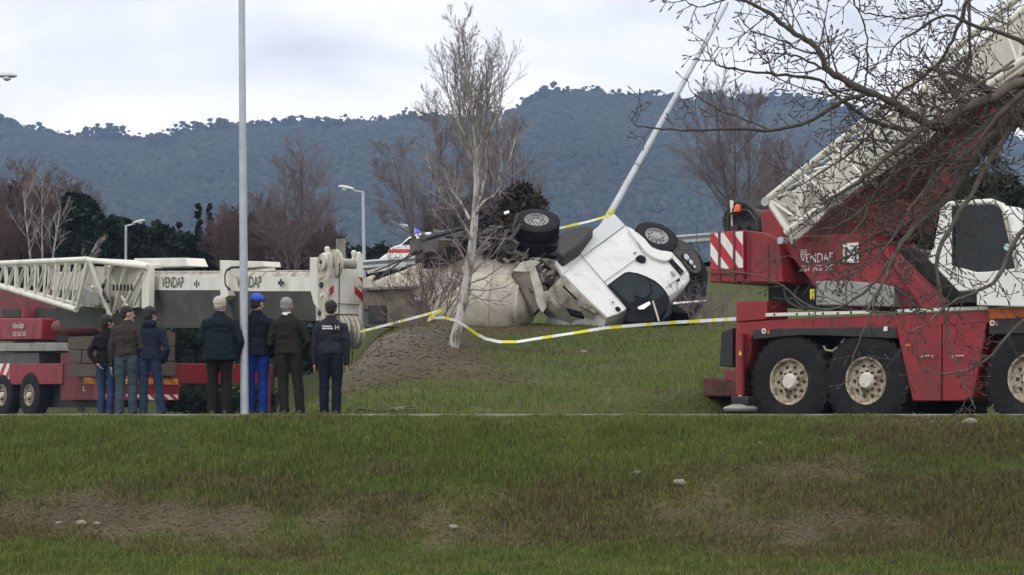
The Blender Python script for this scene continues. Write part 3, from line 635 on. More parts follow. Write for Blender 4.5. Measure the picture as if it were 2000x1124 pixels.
# root frame of the jib: heavy tapering frame between chords and the boom collar
mb = MB(); mb.tube([jp(171, 508, NB), jp(288, 522, -.45)], .08, 10); mb.build('root_beam', CREAM, lc)
mb = MB(); mb.prism([jp(171, 504, NB + .1), jp(232, 507, -.5), jp(288, 517, -.2), jp(288, 524, -.2), jp(171, 511, NB + .1)], BP.n * .5); mb.build('root_plate', CREAM, lc, bevel=.01)
slab('root_post', BP, [(277, 520), (291, 520), (290, 603), (276, 603)], CREAM, lc, .18, -.42, bevel=.015)
for a, b, oa, ob, r_ in (((176, 512), (216, 618), NB, -.6, .065), ((172, 511), (150, 601), NB, NB, .06), ((213, 520), (212, 616), -.8, -.5, .06), ((246, 516), (222, 612), -.6, -.45, .06), ((278, 530), (236, 610), -.45, -.4, .055), ((205, 520), (250, 600), -.5, -.4, .04), ((290, 526), (262, 596), -.4, -.4, .04), ((196, 510), (240, 520), -.9, -.4, .05), ((228, 512), (190, 570), -.3, -.3, .04), ((180, 560), (205, 602), NB, -.6, .04)):
    rod('root_brace', jp(*a, oa), jp(*b, ob), r_, CREAM, lc, 8)
slab('side_sheet', BP, [(162, 520), (275, 524), (272, 600), (230, 606), (160, 598)], CREAMD, lc, .05, -.25)
slab('winch_box', BP, [(160, 560), (196, 578), (192, 598), (152, 594)], GREYM, lc, .4, -.75, bevel=.02)
mb = MB(); mb.tube([jp(203, 556, -.8), jp(199, 566, -.82), (jp(204, 578, -.8)), jp(212, 590, -.8)], .05, 8); mb.build('hose', BLACK, lc)
for k in range(6): rod('chain_link', jp(222 + k * 7, 556, -.62), jp(222 + k * 7, 568, -.6), .03, BLACK, lc, 6)
slab('cable_drum_guard', BP, [(196, 507), (250, 508), (262, 514), (196, 516)], CREAMD, lc, .3, -.1)
def smooth_line(pts):
    out = []
    for i in range(len(pts) - 1):
        p = [Vector(pts[min(max(j, 0), len(pts) - 1)]) for j in (i - 1, i, i + 1, i + 2)]
        for q in range(5):
            t = q / 5; v = .5 * ((2 * p[1]) + (p[2] - p[0]) * t + (2 * p[0] - 5 * p[1] + 4 * p[2] - p[3]) * t * t + (3 * p[1] - p[0] - 3 * p[2] + p[3]) * t ** 3); out.append((v.x, v.y))
    return out + [pts[-1]]
# ================================================================== right-hand mobile crane (boom raised over the lorry's side)
p0 = RC.at(1560, 800)
rc = thing('mobile_crane', (p0.x + 1.5, p0.y + .5, -.24), 'red mobile crane at the right with raised white boom, striped counterweight and big rust-stained wheels', 'crane')
def rs(name, pts, m, thick=.06, off=0.0, bevel=.012, pl=RC, **kw): return slab(name, pl, pts, m, rc, thick, off, bevel, **kw)
U, NN = RC.u, RC.n
for px in (1540, 1690, 2012, 2175):
    c = RC.at(px, 746 + (px - 1540) * -.012); c.z = RC.at(1540, 746).z
    wheel_parts(rc, c, NN, .75, .46, .36, RIM, HUB, knobs=30, hubr=.36, hubout=.015)
    # far-side twin
for px in (1540, 1690, 2012):
    c = RC.at(px, 746, 0) + NN * 2.25; c.z = RC.at(1540, 746).z
    wheel_parts(rc, c + NN * .46, -NN, .75, .46, .36, RIM, HUB, knobs=26)
# carrier
rs('deck_edge', [(1439, 630), (1500, 626), (1931, 607), (2060, 600), (2060, 628), (1927, 631), (1749, 640), (1560, 643), (1480, 647), (1465, 662), (1455, 720), (1440, 722)], RED, .10, 0.0)
rs('deck', [(1439, 628), (2060, 602), (2060, 612), (1439, 640)], REDD, 2.6, .12)
rs('fender', [(1470, 644), (1560, 641), (1750, 638), (1753, 662), (1640, 657), (1560, 655), (1470, 664)], BLACK, .55, -.02)
rs('fender', [(1931, 625), (2080, 620), (2080, 650), (1931, 654)], BLACK, .55, -.02)
rs('underframe', [(1455, 655), (2060, 640), (2060, 730), (1455, 745)], BLACK, .9, .75)
for a in (1540, 1690, 2012): rod('axle', RC.at(a, 746, .3), RC.at(a, 746, 2.2), .09, GREASE, rc, 10)
rs('side_tank', [(1749, 637), (1838, 633), (1838, 784), (1782, 784)], RED, .5, .0, .02)
rs('side_tank', [(1840, 633), (1927, 629), (1901, 776), (1882, 784), (1840, 784)], RED, .5, .004, .02)
rs('bracket', [(1905, 650), (1925, 642), (1916, 700), (1903, 738)], REDD, .3, .2)
rs('orange_step', [(1931, 603), (2060, 598), (2060, 619), (1931, 624)], ORANGE, .5, -.03)
rs('rail', [(1495, 612), (1700, 607), (1700, 613), (1495, 619)], CREAM, .06, -.04, .004)
rs('rail', [(1751, 605), (1930, 598), (1930, 605), (1751, 611)], CREAM, .06, -.04, .004)
for px, py in ((1512, 615), (1556, 614), (1580, 613.5), (1607, 612.5), (1636, 612), (1662, 611.5), (1764, 607), (1791, 606), (1821, 605)):
    mb = MB(); mb.lathe(RC.at(px, py, -.048), NN, [(0, .001), (0, .02), (.01, .02)], 8); mb.build('rail_hole', BLACK, rc)
rs('tail_block', [(1437, 589), (1497, 588), (1497, 625), (1437, 630)], RED, .6, -.02, .02)
rs('outrigger_box', [(1436, 640), (1462, 634), (1470, 650), (1463, 700), (1455, 722), (1436, 722)], REDD, 2.7, .03, .02)
rod('outrigger_jack', RC.at(1446, 652, -.10), RC.at(1446, 772, -.10), .075, RED, rc, 16)
rod('jack_piston', RC.at(1446, 772, -.10), RC.at(1446, 793, -.10), .045, CHROME, rc, 12)
c = RC.at(1446, 797, -.10); mb = MB(); mb.lathe(c, UP, [(-.05, .27), (-.01, .29), (.02, .25), (.06, .12), (.06, .01)], 24); mb.build('jack_foot', GREYM, rc)
mb = MB(); mb.box(c + Vector((.06, 0, .10)), (U, NN, UP), (.17, .13, .09)); mb.build('foot_bracket', BLACK, rc, bevel=.02)
mb = MB(); mb.prism([RC.at(1446, 684, -.178), RC.at(1449, 694, -.178), RC.at(1443, 694, -.178)], -NN * .003); mb.build('warning_patch', YEL, rc)
rs('tail_guard', [(1408, 648), (1431, 640), (1431, 718), (1405, 716)], BLACK, 1.6, .25, .02)
rs('tail_box', [(1373, 738), (1400, 738), (1439, 752), (1439, 775), (1373, 775)], mat('rusty_maroon', (.07, .018, .015), .8, vary=.4, scale=4, dirt=(.09, .05, .03), dirt_amt=.5), .7, .15, .02)
rs('tail_bracket', [(1412, 722), (1440, 722), (1440, 752), (1415, 742)], REDD, .5, .2, .02)
for px, py, s_ in ((1492, 647, 1), (1938, 631, 1)):
    mb = MB(); mb.lathe(RC.at(px, py, -.026), NN, [(-.004, .001), (-.004, .045), (.003, .045)], 16); mb.build('sticker', SIGNW, rc)
    mb = MB(); mb.lathe(RC.at(px, py, -.034), NN, [(-.002, .001), (-.002, .022), (.003, .022)], 12); mb.build('sticker', SIGNR, rc)
    mb = MB(); mb.prism([RC.at(px + 6, py + 5, -.03), RC.at(px + 12, py + 5, -.03), RC.at(px + 9, py - 4, -.03)], -NN * .003); mb.build('sticker', ORANGE, rc)
mb = MB(); mb.prism([RC.at(1727, 638, -.03), RC.at(1734, 638, -.03), RC.at(1734, 647, -.03), RC.at(1727, 647, -.03)], -NN * .02); mb.build('marker_lamp', SIGNW, rc)
mb = MB(); mb.tube([RC.at(x, y, .15) for x, y in ((1609, 676), (1613, 684), (1626, 686), (1640, 676), (1650, 662))], .02, 6); mb.build('air_hose', CREAMD, rc)
# superstructure
SH = .45                                           # the turntable sits inboard of the carrier's edge
chp = RC.at(1387, 530, -.1); chq = RC.at(1452, 526, -.1)
rs('counterweight', [(1387, 455), (1452, 450), (1452, 552), (1387, 552)], RED, 2.5, -.1, .02)
ct = RC.at(1388, 527, -.1); cw_ = (RC.at(1451, 527, -.1) - ct).length; chh = RC.at(1388, 457, -.1).z - ct.z
chevrons(rc, ct - NN * .004, U, UP, cw_, chh, 3.0, -.85, 'warning_panel')
for px in (1402, 1431):
    rs('counterweight_rib', [(px, 452), (px + 4, 452), (px + 4, 552), (px, 552)], REDD, .03, -.125, .004)
rs('counterweight_ledge', [(1386, 531), (1453, 529), (1453, 535), (1386, 536)], REDD, .05, -.13, .005)
rs('ballast_side', [(1453, 450), (1496, 455), (1520, 470), (1530, 552), (1453, 552)], RED, 2.3, -.02, .02)
rs('raised_block', [(1484, 412), (1512, 408), (1530, 452), (1530, 476), (1488, 470)], RED, .7, .3, .03)
rs('body_side', [(1520, 472), (1560, 462), (1700, 455), (1715, 480), (1760, 545), (1812, 600), (1660, 604), (1590, 560), (1560, 520)], RED, 1.2, .15, .02)
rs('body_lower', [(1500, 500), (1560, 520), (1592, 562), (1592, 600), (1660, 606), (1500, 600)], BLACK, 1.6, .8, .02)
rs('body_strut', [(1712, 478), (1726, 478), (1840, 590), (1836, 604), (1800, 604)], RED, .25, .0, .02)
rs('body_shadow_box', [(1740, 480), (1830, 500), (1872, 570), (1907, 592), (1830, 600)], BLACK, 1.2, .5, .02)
rs('machine_cover', [(1593, 549), (1651, 548), (1651, 597), (1593, 597)], GREYM, .5, -.08, .02)
rs('machine_cover', [(1653, 549), (1700, 553), (1745, 560), (1745, 600), (1653, 598)], GREYM, .5, -.06, .02)
rs('vent', [(1637, 568), (1645, 568), (1645, 572), (1637, 572)], BLACK, .02, -.09, 0)
rs('sign_patch', [(1582, 565), (1590, 565), (1590, 585), (1582, 585)], YEL, .02, -.02, 0)
a = RC.at(1564, 515, .14); lettering('VENDAP', a, U, UP, .15, INKW, rc, depth=.01, stretch=.78); a = RC.at(1564, 499, .14); lettering('BE', a, U, UP, .09, INKW, rc, depth=.01)
a = RC.at(1564, 531, .14); lettering('707 202 202', a, U, UP, .09, INKW, rc, depth=.01)
rs('logo_panel', [(1646, 476), (1676, 474), (1676, 513), (1646, 514)], SIGNW, .02, .10, 0); lettering('M', RC.at(1648, 511, .095), U, UP, .24, BLACK, rc, stretch=1.0)
# winch and beacon on the counterweight
wc = RC.at(1450, 434, .7); mb = MB(); mb.use(GREASE); mb.lathe(wc - NN * .1, NN, [(0, .02), (0, .34), (.05, .35), (.06, .25), (.7, .25), (.71, .35), (.76, .34), (.76, .02)], 28); mb.build('winch_drum', None, rc)
for k in range(7):
    mb = MB(); an = math.radians(20 + k * 24); 
    q = wc - NN * .14; mb.tube([q + (U * math.cos(an) + UP * math.sin(an)) * .1, q + (U * math.cos(an) + UP * math.sin(an)) * .33], .014, 6); mb.build('winch_spoke', BLACK, rc)
mb = MB(); mb.tube([RC.at(1422, 450, .5), RC.at(1424, 420, .5), RC.at(1440, 410, .5), RC.at(1462, 412, .5), RC.at(1476, 430, .5), RC.at(1480, 452, .5)], .022, 6); mb.build('winch_guard', BLACK, rc)
c = RC.at(1441, 412, .5); mb = MB(); mb.lathe(c, UP, [(-.02, .07), (.02, .07), (.03, .055), (.08, .05), (.105, .03), (.11, .003)], 16)
bm_ = mat('orange_beacon', (.75, .10, .02), .3, vary=.1, scale=9); mb.build('beacon', bm_, rc)
rod('beacon_post', RC.at(1430, 452, .55), RC.at(1428, 394, .55), .018, CREAM, rc, 6); rs('mirror', [(1425, 392), (1431, 392), (1431, 408), (1426, 408)], CREAM, .03, .54, .004)
for k in range(3): rs('winch_box', [(1426 + k * 18, 442), (1440 + k * 18, 440), (1440 + k * 18, 452), (1426 + k * 18, 453)], BLACK, .5, .35 + .1 * k, .01)
rod('guard_rail', RC.at(1482, 455, .4), RC.at(1484, 425, .4), .015, BLACK, rc, 6)
# operator's cab
CB = Plane(RC.at(1907, 500, -.25), NN, U)
def cbs(name, pts, m, thick=.05, off=0., bevel=.012): return slab(name, CB, pts, m, rc, thick, off, bevel)
cab_out = [(1826, 428), (1836, 405), (1860, 397), (1938, 393), (1957, 401), (1976, 430), (1997, 527), (2010, 600), (1907, 597), (1907, 567), (1872, 570), (1811, 505)]
mb = MB(); mb.prism([CB.at(x, y, .06) for x, y in [(1832, 430), (1842, 408), (1936, 398), (1954, 405), (1970, 432), (1992, 527), (2004, 596), (1909, 594), (1909, 565), (1875, 567), (1818, 505)]], NN * .85); mb.build('cab_shell', WHITE, rc, bevel=.03)
win = [(1859, 404), (1948, 400), (1959, 411), (1987, 524), (1930, 531), (1907, 532), (1859, 519)]
cbs('cab_side', [(1859, 519), (1907, 532), (1930, 531), (1987, 524), (1997, 527), (2010, 600), (1907, 597), (1907, 567), (1872, 570), (1811, 505), (1830, 470), (1836, 405), (1859, 404)], WHITE, .05, 0, .015)
mb = MB(); mb.tube([CB.at(x, y, .02) for x, y in ((1836, 405), (1862, 398), (1936, 394), (1957, 402), (1974, 428), (1987, 480), (1997, 527))], .045, 10); mb.build('cab_frame', WHITE, rc)
mb = MB(); mb.tube([CB.at(x, y, .0) for x, y in ((1959, 411), (1966, 440), (1980, 500), (1987, 530))], .022, 8); mb.build('hand_hold', CREAMD, rc)
cbs('cab_window', win, GLASS, .02, .03, 0); cbs('window_gasket', [(1859, 404), (1862, 404), (1862, 519), (1859, 519)], BLACK, .03, .0, 0)
mb = MB(); mb.lathe(CB.at(1967, 483, .01), NN, [(-.005, .002), (-.005, .05), (.01, .05)], 16); mb.build('window_sticker', mat('pale_green_sticker', (.45, .62, .50), .5), rc)
cbs('cab_step', [(1872, 571), (1906, 571), (1906, 592), (1872, 592)], BLACK, .4, .1)
# boom: red base box, white telescoping box, luffing ram
AL = math.atan2(RC.at(1900, 62).z - RC.at(1600, 302).z, (RC.at(1900, 62) - RC.at(1600, 302)).dot(U))
BD = U * math.cos(AL) + UP * math.sin(AL); BN = -U * math.sin(AL) + UP * math.cos(AL)
def bx(name, a, b, dn, dd, off, wd, m, bev=.02, **kw):
    """box along the boom: axis pixels a->b on its upper edge, dn metres deep, off/wd inboard"""
    A, B = RC.at(*a, off), RC.at(*b, off); d = (B - A).normalized(); v = NN.cross(d).normalized()
    if v.z > 0: v = -v
    mb = MB(); mb.prism([A, B, B + v * dd, A + v * dn], NN * wd); return mb.build(name, m, rc, bevel=bev, **kw)
bx('boom_section', (1560, 440), (2080, 20), .62, .62, .55, 1.0, REDD)
bx('boom_section', (1580, 414), (2120, -20), .45, .5, .62, .85, CREAM)
bx('boom_rib', (1600, 436), (2080, 45), .06, .06, .50, .04, RED)
mb = MB(); a_, b_ = RC.at(1770, 455, .45), RC.at(1965, 215, .45); mb.tube([a_, b_], .17, 18); mb.build('luffing_cylinder', REDD, rc)
rod('luffing_rod', b_, RC.at(2090, 90, .45), .10, CHROME, rc, 14)
rs('boom_foot', [(1560, 470), (1600, 430), (1700, 370), (1780, 400), (1760, 455), (1700, 476), (1600, 480)], REDD, .9, .5, .02)
# white lattice fly jib stowed on the near side of the boom
ch = [((1500, 389), (2080, -78), -.35, .06), ((1560, 372), (2080, -45), .25, .055), ((1535, 455), (2080, 60), -.35, .06), ((1600, 420), (2080, 78), .25, .05)]
for a, b, off, r_ in ch: rod('jib_chord', RC.at(*a, off), RC.at(*b, off), r_, CREAM, rc, 10)
T0, T1, B0, B1 = (1500, 389), (2080, -78), (1535, 455), (2080, 60)
nbb = 9
for k in range(nbb):
    t0, t1, t2 = k / nbb, (k + .5) / nbb, (k + 1) / nbb
    tp = RC.at(lerp(T0[0], T1[0], t0), lerp(T0[1], T1[1], t0), -.35); bt = RC.at(lerp(B0[0], B1[0], t1), lerp(B0[1], B1[1], t1), -.35); tn = RC.at(lerp(T0[0], T1[0], t2), lerp(T0[1], T1[1], t2), -.35)
    rod('jib_brace', tp, bt, .028, CREAM, rc, 6); rod('jib_brace', bt, tn, .028, CREAM, rc, 6)
    tb = RC.at(lerp(1560, 2080, t0), lerp(372, -45, t0), .25); rod('jib_tie', tp, tb, .024, CREAM, rc, 6); rod('jib_tie', tp, RC.at(lerp(1560, 2080, t2), lerp(372, -45, t2), .25), .02, CREAM, rc, 6)
rs('jib_side_plate', [(1560, 384), (1604, 342), (2080, -35), (2080, 42), (1700, 322), (1600, 398), (1575, 412)], CREAM, .03, .1, .0)
rs('jib_root_plate', [(1512, 395), (1560, 372), (1604, 350), (1650, 372), (1590, 440), (1545, 478), (1534, 440)], CREAM, .04, -.05, .0)
for a, b, o1, o2, r_ in (((1500, 391), (1540, 452), -.35, -.35, .055), ((1510, 388), (1552, 470), -.1, -.1, .05), ((1503, 392), (1572, 418), -.3, .0, .045), ((1560, 372), (1562, 440), -.2, -.2, .05), ((1590, 340), (1575, 410), -.3, -.1, .045), ((1600, 342), (1640, 400), -.3, -.1, .05), ((1532, 376), (1580, 400), -.35, .2, .04)):
    rod('root_brace', RC.at(*a, o1), RC.at(*b, o2), r_, CREAM, rc, 8)
mb = MB(); mb.lathe(RC.at(1494, 394, -.42), NN, [(0, .02), (0, .075), (.16, .075), (.16, .02)], 16); mb.build('jib_pin', STEEL, rc)
mb = MB(); mb.lathe(RC.at(1524, 470, -.42), NN, [(0, .02), (0, .06), (.16, .06), (.16, .02)], 16); mb.build('jib_pin', STEEL, rc)
# hydraulic lines and clamps along the boom
for k, off_ in enumerate((0, 9, 18)):
    rod('hydraulic_line', RC.at(1690, 345 + off_, .45), RC.at(2080, 40 + off_, .45), .022, CREAMD, rc, 6)
for k in range(11):
    px = 1695 + k * 32; py = 348 - k * 25; rs('line_clamp', [(px, py), (px + 5, py - 4), (px + 18, py + 14), (px + 13, py + 18)], CREAMD, .05, .38, 0)
def rct(txt, px, py, h, **kw): lettering(txt, RC.at(px, py, .085), BD, BN, h, INK, rc, depth=.006, **kw)
for chh_, px, py in (('V', 1700, 302), ('E', 1733, 276), ('N', 1768, 246), ('D', 1805, 217), ('A', 1846, 185), ('P', 1884, 152)):
    rct(chh_, px, py + 12, .34, stretch=.9)
for k in range(5): rs('red_reflector', [(1716 + k * 70, 300 - k * 55), (1722 + k * 70, 296 - k * 55), (1724 + k * 70, 303 - k * 55), (1718 + k * 70, 308 - k * 55)], SIGNR, .02, .35, 0)

# grab handles, hoses, panel joints and bolts that break up the big red panels
for x0, y0, x1, y1 in ((1465, 470, 1465, 545), (1500, 478, 1503, 550)): rod('panel_joint', RC.at(x0, y0, -.024), RC.at(x1, y1, -.024), .006, BLACK, rc, 5)
for k in range(9): mb = MB(); mb.lathe(RC.at(1762 + k * 17, 640 - k * .8, -.004), NN, [(-.012, .002), (-.012, .014), (.01, .014)], 8); mb.build('bolt', REDD, rc)
for pts in ([(1560, 560), (1552, 580), (1566, 598), (1600, 604)], [(1530, 556), (1540, 590), (1575, 606)], [(1745, 560), (1765, 575), (1790, 600)], [(1700, 470), (1720, 455), (1760, 450), (1790, 420)]):
    mb = MB(); mb.tube([RC.at(x, y, .0) for x, y in smooth_line(pts)], .022, 6); mb.build('hydraulic_hose', BLACK, rc)
for x0 in (1860, 1800): mb = MB(); mb.tube([RC.at(x, y, -.05) for x, y in ((x0, 700), (x0, 696), (x0 + 22, 695), (x0 + 22, 699))], .010, 6); mb.build('grab_handle', CREAMD, rc)
rs('catch', [(1768, 672), (1780, 672), (1780, 677), (1768, 677)], ORANGE, .02, -.02, 0)
# ================================================================== overturned concrete mixer lorry
S_ = Vector((.25, -.67, .70)).normalized()                 # outward normal of the cab's left side
Uc = Vector((-.569, -.685, -.452)); Uc = (Uc - S_ * Uc.dot(S_)).normalized(); Fc = S_.cross(Uc).normalized(); Fc = -Fc if Fc.x < 0 else Fc
SP_ = Plane(P(1230, 520, 50), -S_)
mud = (.15, .115, .085)
TW = mat('lorry_white', (0.60, 0.61, 0.585), .32, vary=.03, scale=1.0, dirt=(.40, .37, .31), dirt_amt=.22, dirt_scale=1.6, coat=.2, bump=.15, bscale=3)
TWD = mat('lorry_white_muddy', (0.50, 0.47, 0.40), .6, vary=.2, scale=2.5, dirt=(.17, .14, .10), dirt_amt=.42, dirt_scale=2.2, bump=.2)
DRUM = mat('drum_cream', (0.56, 0.51, 0.42), .6, vary=.12, scale=1.2, dirt=(.30, .23, .17), dirt_amt=.34, dirt_scale=1.3, bump=.25, bscale=6)
MUDP = mat('mud_caked_panel', (0.15, 0.125, 0.10), .9, vary=.35, scale=3, dirt=(.07, .055, .045), dirt_amt=.4, dirt_scale=2.5, bump=.4)
RUST = mat('scraped_metal', (0.24, 0.215, 0.18), .7, metal=.2, vary=.4, scale=7, dirt=(.08, .06, .045), dirt_amt=.5, dirt_scale=5, bump=.4)
DPL = mat('black_plastic', (0.008, 0.008, 0.009), .7, vary=.3, scale=5, dirt=(.03, .026, .022), dirt_amt=.22, spec=.1)
CGLASS = mat('cab_glass', (0.010, 0.018, 0.019), .3, vary=.5, scale=2, spec=.12)
tl = thing('overturned_lorry', (P(1150, 620, 50).x, 50, 2.2), 'white concrete mixer lorry lying on its roof on the grassy mound, wheels in the air', 'lorry')
def ts(name, pts, m, thick=.06, off=0.0, bevel=.01, pl=SP_, **kw):
    mb = MB(); mb.prism([pl.at(x, y, off) for x, y in pts], pl.n * thick); return mb.build(name, m, tl, bevel=bevel, smooth=40, **kw)
def smooth_poly(pts, n=3, closed=True):
    out = []; N_ = len(pts)
    for i in range(N_):
        p0_, p1_, p2_, p3_ = [Vector(pts[(i + k) % N_]).to_2d() for k in (-1, 0, 1, 2)]
        for q in range(n):
            t = q / n; out.append(tuple(.5 * ((2 * p1_) + (p2_ - p0_) * t + (2 * p0_ - 5 * p1_ + 4 * p2_ - p3_) * t * t + (3 * p1_ - p0_ - 3 * p2_ + p3_) * t ** 3)))
    return out
# cab shell: crowned side panels
cabp = [(1099, 538), (1137, 503), (1180, 472), (1221, 441), (1240, 450), (1256, 463), (1269, 478), (1285, 490), (1313, 494), (1330, 512), (1346, 535), (1347, 548), (1330, 566), (1308, 580), (1270, 594), (1228, 604), (1206, 616), (1185, 623), (1160, 600), (1125, 566)]
mb = MB(); out0 = [SP_.at(x, y, .05) for x, y in cabp]; cen = sum(out0, Vector()) / len(out0)
inner = [SP_.at(x, y, 0) + (cen - SP_.at(x, y, 0)).normalized() * .07 for x, y in cabp]
bulge = [p + (cen - p) * .45 + S_ * .035 for p in inner]
rings = [[p - S_ * 2.35 for p in out0], out0, inner, bulge, [cen + (p - cen) * .15 + S_ * .045 for p in bulge]]
mb.loft(rings); mb.build('cab_body', TW, tl, smooth=50)
# rear side fairing
FAIR = mat('fairing_white', (0.50, 0.515, 0.51), .45, vary=.05, scale=1.0, dirt=(.42, .38, .31), dirt_amt=.12)
ts('side_fairing', [(1199, 417), (1221, 440), (1138, 501), (1122, 479), (1160, 449)], FAIR, .12, .025, .015); ts('side_fairing', [(1121, 479), (1137, 502), (1099, 537), (1085, 511), (1103, 493)], FAIR, .12, .025, .015)
# roof fairing: sloping muddy panels between side edge and the ground
def quadstrip(name, A, B, m, nn=6):
    mb = MB(); rings = [[a + S_ * .0 for a in A], [(a + b) / 2 + Uc * .06 for a, b in zip(A, B)], list(B)]
    n = len(A); vs = [p for r in rings for p in r]; vs += [p - S_ * .15 - Uc * .1 for p in vs]; k = n * 3
    fs = []
    for i in range(2):
        for j in range(n - 1): fs.append((i * n + j, i * n + j + 1, (i + 1) * n + j + 1, (i + 1) * n + j)); fs.append((k + i * n + j + 1, k + i * n + j, k + (i + 1) * n + j, k + (i + 1) * n + j + 1))
    mb.add(vs, fs); return mb.build(name, m, tl, smooth=30)
quadstrip('roof_panel', [SP_.at(x, y, .03) for x, y in ((1099, 538), (1112, 551), (1126, 566))], [SP_.at(x, y, .75) for x, y in ((1061, 578), (1076, 590), (1092, 604))], TWD)
quadstrip('roof_panel', [SP_.at(x, y, .03) for x, y in ((1126, 566), (1155, 596), (1185, 623))], [SP_.at(x, y, .75) for x, y in ((1090, 603), (1120, 622), (1160, 640))], TWD)
quadstrip('roof_panel', [SP_.at(x, y, .75) for x, y in ((1061, 578), (1076, 590), (1092, 604), (1120, 622))], [SP_.at(x, y, 1.3) for x, y in ((1058, 605), (1072, 617), (1094, 628), (1120, 645))], TWD)
ts('roof_recess', [(1084, 583), (1098, 566), (1112, 579), (1096, 597)], MUDP, .03, .16, .01); ts('air_intake', [(1108, 601), (1135, 609), (1142, 620), (1116, 613)], DPL, .08, .28, .01)
ts('roof_seam', [(1099, 560), (1101, 558), (1128, 584), (1126, 586)], DPL, .02, .1, 0)
ts('torn_trim', [(1138, 590), (1166, 607), (1164, 613), (1132, 597)], RUST, .05, .08, .005)
# door, window and fittings
SEAM = mat('panel_gap', (.05, .05, .05), .8)
def seam(pts, r=.008): mb = MB(); mb.tube([SP_.at(x, y, -.045) for x, y in pts], r, 5); mb.build('panel_gap', SEAM, tl)
seam([(1180, 551), (1204, 534), (1228, 517), (1244, 506)]); seam([(1137, 502), (1160, 528), (1180, 551), (1204, 578), (1226, 600)]); seam([(1137, 502), (1180, 473), (1221, 442)], .007); seam([(1222, 443), (1238, 462), (1252, 488), (1262, 505)], .006); seam([(1302, 562), (1325, 545), (1340, 530)], .008)
ts('window_gasket', [(1187, 557), (1203, 545), (1220, 533), (1228, 531), (1246, 534), (1262, 540), (1280, 549), (1292, 559), (1300, 569), (1307, 581), (1288, 588), (1262, 598), (1227, 604), (1222, 596), (1204, 576)], DPL, .05, -.055, 0)
ts('door_window', [(1192, 558), (1206, 547), (1222, 536), (1228, 534), (1245, 537), (1262, 544), (1268, 556), (1271, 570), (1262, 580), (1229, 593), (1222, 586)], CGLASS, .05, -.062, 0)
ts('quarter_window', [(1268, 548), (1280, 554), (1292, 564), (1302, 579), (1280, 587), (1270, 582), (1275, 570), (1272, 556)], CGLASS, .05, -.064, 0)
ts('door_handle', smooth_poly([(1242, 504), (1250, 498), (1259, 502), (1262, 509), (1256, 512), (1247, 509)], 2), DPL, .04, -.065, 0)
ts('badge', [(1237, 493), (1242, 491), (1244, 494), (1239, 495)], GREYM, .02, -.052, 0)
ts('side_vent', [(1306, 508), (1312, 504), (1336, 530), (1330, 536)], DPL, .06, -.05, .005)
ts('marker_lamp', [(1310, 531), (1313, 529), (1320, 536), (1317, 539)], GREYM, .03, -.05, .0); ts('marker_lamp', [(1322, 546), (1327, 543), (1328, 548), (1323, 549)], DPL, .03, -.05, .0)
mb = MB(); mb.lathe(SP_.at(1197, 591, -.05), S_, [(-.01, .02), (.02, .02), (.02, .001)], 8); mb.build('hinge_cap', DPL, tl); ts('wiper_mount', [(1202, 600), (1209, 599), (1213, 605), (1206, 606)], DPL, .05, -.06, .005)
ts('wheel_arch', smooth_poly([(1228, 446), (1246, 455), (1262, 469), (1273, 482), (1291, 489), (1312, 492), (1315, 500), (1304, 509), (1284, 506), (1264, 494), (1250, 476), (1236, 460)], 2), TW, .14, -.10, .02)
mb = MB(); mb.prism([SP_.at(x, y, .1) for x, y in ((1226, 606), (1308, 582), (1312, 612), (1290, 630), (1228, 630))], -S_ * 1.6); mb.build('windscreen', CGLASS, tl, bevel=.02)
mb = MB(); mb.prism([SP_.at(x, y, -.18) for x, y in [(1231, 604), (1254, 595), (1278, 587), (1298, 572), (1308, 582), (1304, 602), (1290, 616), (1276, 628), (1234, 630), (1220, 624)]], -S_ * .25); mb.build('sun_visor', DPL, tl, bevel=.02)
mb = MB(); mb.prism([SP_.at(x, y, -.30) for x, y in ((1246, 600), (1268, 589), (1271, 594), (1258, 604), (1248, 605))], -S_ * .04); mb.build('mirror', mat('mirror_glass', (.9, .9, .9), .05, metal=1, vary=.0), tl)
rod('mirror_arm', SP_.at(1275, 588, -.28), SP_.at(1287, 628, -.2), .022, CREAMD, tl); rod('mirror_arm', SP_.at(1262, 586, -.28), SP_.at(1240, 578, -.05), .018, DPL, tl)
# front end: bumper, grille, headlamps
mb = MB(); fr = [(1300, 462), (1325, 468), (1348, 474), (1368, 498), (1384, 532), (1380, 575), (1366, 604), (1330, 612), (1305, 606), (1340, 560), (1347, 545), (1345, 533), (1314, 494), (1300, 484)]
mb.prism([SP_.at(x, y, .12) for x, y in fr], -S_ * 1.9); mb.build('front_bumper', DPL, tl, bevel=.04)
ts('bumper_corner', smooth_poly([(1302, 470), (1322, 466), (1346, 476), (1362, 498), (1370, 522), (1362, 534), (1348, 528), (1330, 505), (1312, 490)], 2), BLACK, .12, .0, .02)
LAMP = mat('lamp_lens', (.42, .45, .47), .2, vary=.3, scale=30, metal=.4)
for px, py, r_ in ((1340, 503, .095), (1349, 513, .075), (1356, 522, .05)):
    c = SP_.at(px, py, -.02); ax = (S_ + Fc * .5).normalized()
    mb = MB(); mb.use(DPL); mb.lathe(c, ax, [(-.05, r_ * 1.2), (.02, r_ * 1.25), (.02, r_)], 18, False); mb.use(LAMP); mb.lathe(c, ax, [(-.02, .001), (-.01, r_ * .4), (.02, r_ * .95), (.03, r_ * .6), (.035, .001)], 18); mb.build('headlamp', None, tl)
for k in range(5): ts('grille_bar', [(1350 + k * 2, 542 + k * 8), (1374 - k * 2, 536 + k * 8), (1374 - k * 2, 538 + k * 8), (1350 + k * 2, 545 + k * 8)], DPL, .05, .05, .003)
ts('number_plate_bar', [(1315, 591), (1379, 586), (1379, 588), (1315, 594)], SIGNW, .03, -.05, 0)
